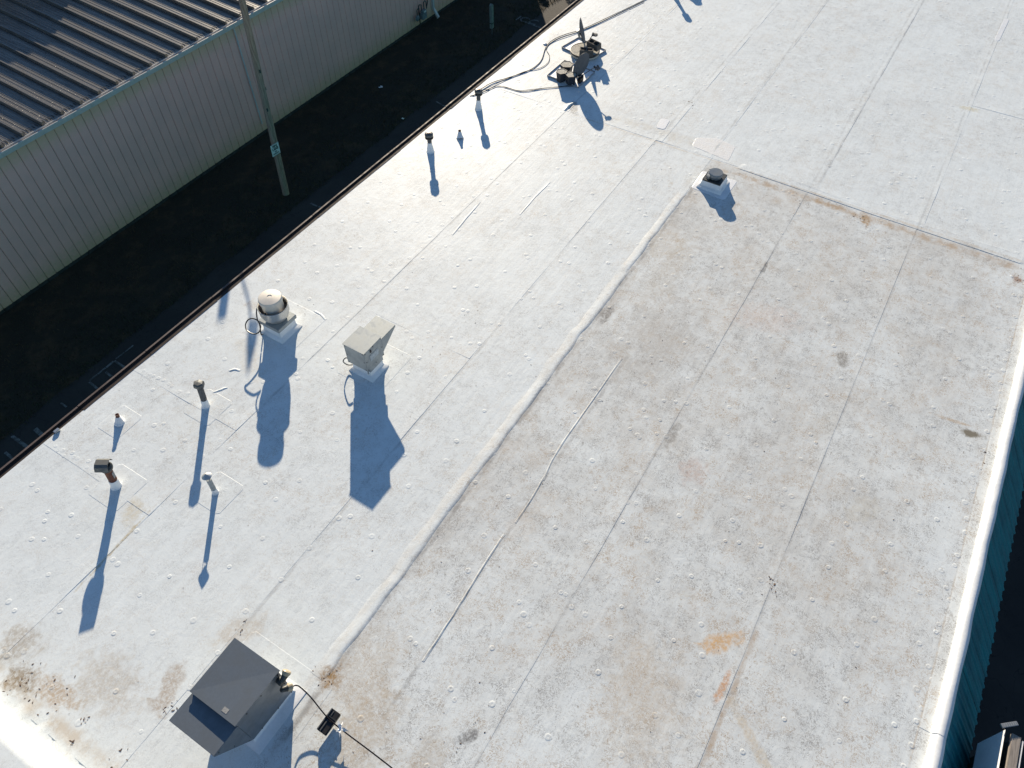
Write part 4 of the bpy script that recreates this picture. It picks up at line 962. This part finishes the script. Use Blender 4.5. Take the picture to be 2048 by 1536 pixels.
# round slab and two blocks
sc_ = P(1170, 99.5, .14); sl_ = thing('round_slab', 'round pale concrete slab lying on the far tray', 'slab', (sc_.x, sc_.y, .021))
m = MB(); m.lathe([(.40, 0), (.42, .02), (.42, .10), (.40, .118)], 40); link('slab_disc', m.mesh('slab_disc', MCONC, smooth=True), sl_)
m = MB(); m.lathe([(.425, .07), (.432, .08), (.432, .124), (.410, .126), (.408, .10)], 40, cap0=False, cap1=False); link('rim_band', m.mesh('rim_band', MBLACK, smooth=True), sl_)
m = MB()
for a in (20, 65, 150): m.box(-.40, .40, -.003, .003, .1185, .1205, Matrix.Rotation(rad(a), 4, 'Z'))
link('groove', m.mesh('groove', MDARK), sl_)
def cmu(label, px, z, rz, tilt=0, rx=0):
    q = P(*px, z); t_ = thing('concrete_block', label, 'concrete block', q, 0, None); t_.rotation_euler = (rad(rx), rad(tilt), rad(rz))
    m = MB(); W, D, Hh, T = .195, .095, .09, .03
    m.box(-W, W, -D, -D+T, -Hh, Hh); m.box(-W, W, D-T, D, -Hh, Hh)
    for x0, x1 in ((-W, -W+T), (-T/2, T/2), (W-T, W)): m.box(x0, x1, -D+T+.0005, D-T-.0005, -Hh+.001, Hh-.001)
    link('block_shell', m.mesh('block_shell', MCMU), t_)
    m = MB(); m.box(-W+T, W-T, -D+T, D-T, -Hh+.002, -Hh+.02); link('core_shade', m.mesh('core_shade', MBLACK), t_)  # black sheet put in for the shade down the block's holes
cmu('two-hole concrete block lying flat on the round slab', (1173, 104), .235, -66)
cmu('two-hole concrete block tilted up on edge at the right of the round slab', (1188, 90), .30, -105, 0, 8)

# ---- cables on the roof
def cable(label, pts, r=.0065, k=0):
    pp = []
    for i, (x, y, z) in enumerate(pts): q = P(x, y, min(z, .03)*.45+.004); q.z += und(q.x, q.y); pp.append(q)
    m = MB(); m.tube(crv(pp, 7), r, 6); return tag(m.obj('cable', MCABLE, None, smooth=True), label, 'cable')
cable('upper black cable bundle curving from the top edge past the edge-on dish to the eave', [(1345, -30, .02), (1288, 0, .02), (1226, 30, .025), (1165, 58, .03), (1130, 69, .03), (1106, 80, .03), (1092, 94, .03), (1084, 118, .02), (1073, 131, .02), (1055, 142, .02), (1018, 155, .02), (985, 165, .03), (962, 178, .05)], .0095)
cable('thin black cable looping wide below the bend of the upper bundle', [(1288, 3, .02), (1235, 29, .02), (1165, 60, .03), (1108, 82, .02), (1093, 97, .02), (1099, 112, .02), (1096, 125, .02), (1080, 136, .02), (1050, 143, .02), (1010, 160, .02), (975, 176, .03), (955, 188, .02), (940, 192, .0)])
cable('thin black cable leaving the near dish tray towards the eave', [(1150, 172, .05), (1118, 174, .02), (1090, 176, .02), (1062, 179, .02), (1036, 181, .02), (1010, 174, .02), (990, 173, .02), (973, 182, .02), (960, 186, .03), (945, 192, .01)], .006)
cable('second thin cable beside the near dish tray cable', [(1165, 166, .05), (1120, 173, .02), (1085, 177, .02), (1045, 183, .02), (1015, 176, .02), (996, 172, .02), (978, 178, .02), (958, 182, .03)], .0055)
q = P(1090, 87, .015); m = MB(); m.lathe([(.06, -.01), (.05, .012), (0, .02)], 12, cap1=False); tag(m.obj('sealant_blob', MWHITE, None, smooth=True, loc=q), 'white sealant blob holding the cable bend near the eave', 'sealant')
m = MB(); m.box(-.05, .05, -.03, .03, -.02, .03); tag(m.obj('metal_clip', MALU, None, bevel=.006, loc=P(114, 862, .02)), 'bright metal clip on the brown roof edge at the left', 'clip')

# ---- side canopy at the lower right
sc2 = thing('side_canopy', 'white walled side canopy with weathered wooden top board at the lower right', 'canopy', (4, -4.6, GZ))
def cw(name, mb, mat, **k): return link(name, mb.mesh(name, mat, **k), sc2, (-4, 4.6, -GZ))
zt = -.22; xe = 5.60
A0, A1 = P(2011, 1459, zt-.02), P(1955, 1487, zt-.50)
qv = [(-1, A0.y, A0.z), (A0.x, A0.y, A0.z), (A1.x, A1.y, A1.z), (-1, A1.y, A1.z)]
m = MB(); m.add(qv+[(a, b-.02, c-.04) for a, b, c in qv], [(0, 1, 2, 3), (7, 6, 5, 4), (1, 5, 6, 2), (0, 4, 5, 1), (3, 2, 6, 7), (0, 3, 7, 4)]); cw('white_slope', m, MWHITE)
m = MB(); m.box(-1, xe+.03, -4.70, -4.582, zt-.05, zt); cw('top_board', m, MBOARD, bevel=.006)
m = MB(); m.box(-1, xe, -4.735, -4.722, zt-.12, zt-.01); cw('outer_trim', m, MWHITE)
m = MB(); m.box(-1, xe-.05, -4.72, -4.60, GZ, zt-.06); cw('outer_wall', m, MSTONE)
E0, E1 = P(2002, 1452, zt+.02), P(2034, 1447, zt+.02); ea = math.atan2(E1.y-E0.y, E1.x-E0.x); el_ = (E1-E0).length
EM = Matrix.Translation((E0+E1)/2) @ Matrix.Rotation(ea, 4, 'Z')
m = MB(); m.box(-el_/2, el_/2, -.028, .028, -.012, .022, EM)
cw('end_bracket', m, MALU, bevel=.004)
m = MB()
for k in range(7): m.box(-el_/2+.02+k*el_/7.5, -el_/2+.035+k*el_/7.5, -.022, .022, .0225, .028, EM)
cw('bracket_tooth', m, MGALV)
m = MB(); m.tube(crv([(xe+.03, -4.78, zt+.0), (xe+.06, -4.95, zt+.02), (xe+.02, -5.3, zt)], 5), .012, 6); cw('loose_wire', m, MGALV)

# ---- small debris on the roof
lv_ = []; lf_ = []
def bit(x, y, s):
    a = R.uniform(0, 6.28); b = len(lv_); z = und(x, y)+.004; l = s; w_ = s*R.uniform(.2, .55); c_, s_ = math.cos(a), math.sin(a)
    pts_ = [(-l, 0, .0), (-l*.3, w_, .004), (l*.5, w_*.7, .003), (l, 0, .006), (l*.4, -w_, .001), (-l*.4, -w_*.8, .0)]
    for X_, Y_, Z_ in pts_: lv_.append((x+X_*c_-Y_*s_, y+X_*s_+Y_*c_, z-.002+Z_*.3+R.uniform(0, .0015)))
    lv_.append((x, y, z+.0015)); n = len(pts_)
    for i in range(n): lf_.append((b+i, b+(i+1)%n, b+n))
for px, cnt, sp_, sz in [((45, 1375), 26, .22, .02), ((100, 1400), 12, .2, .018), ((1725, 440), 14, .15, .018), ((655, 1345), 16, .12, .016), ((1545, 1165), 8, .05, .02), ((1545, 1180), 5, .06, .014), ((2016, 795), 8, .05, .02), ((1985, 925), 8, .10, .025), ((2045, 560), 9, .12, .02), ((240, 1525), 10, .12, .018),
        ((346, 1412), 7, .03, .02), ((330, 1418), 6, .03, .018), ((173, 1440), 7, .03, .02), ((143, 1485), 7, .03, .02), ((490, 1247), 6, .03, .016), ((478, 1265), 6, .03, .016), ((1385, 210), 5, .10, .03), ((1600, 400), 6, .1, .015), ((920, 1470), 12, .25, .014), ((1190, 625), 6, .2, .015), ((1320, 640), 8, .25, .014), ((1290, 700), 6, .2, .014), ((605, 620), 4, .1, .02)]:
    c_ = P(*px)
    for k in range(cnt): bit(c_.x+R.gauss(0, sp_), c_.y+R.gauss(0, sp_), sz*R.uniform(.5, 1.3))
for k in range(230):
    x, y = R.uniform(-.9, 15.5), R.uniform(-3.3, 8)
    if y > 3.9 and R.random() < .6: continue
    bit(x, y, R.uniform(.006, .016))
struct('leaf_debris', me_from('leaf_debris', lv_, lf_, MLEAF), 'stuff')
for lab, px, s in (('pale crumpled litter scrap in the dark grass near the middle of the verge', (762, 175), .12), ('small pale litter scrap near the grass edge', (806, 238), .07)):
    q = P(*px, GZ+.03); m = MB(); vs = []
    for i in range(4):
        for j in range(4): vs.append((s*(i/3-.5)+R.gauss(0, .012), s*(j/3-.5)+R.gauss(0, .012), R.uniform(0, .05)))
    m.add(vs, [(4*i+j, 4*i+4+j, 4*i+5+j, 4*i+1+j) for i in range(3) for j in range(3)]); tag(m.obj('litter_scrap', MPLASTIC, None, loc=q), lab, 'litter')
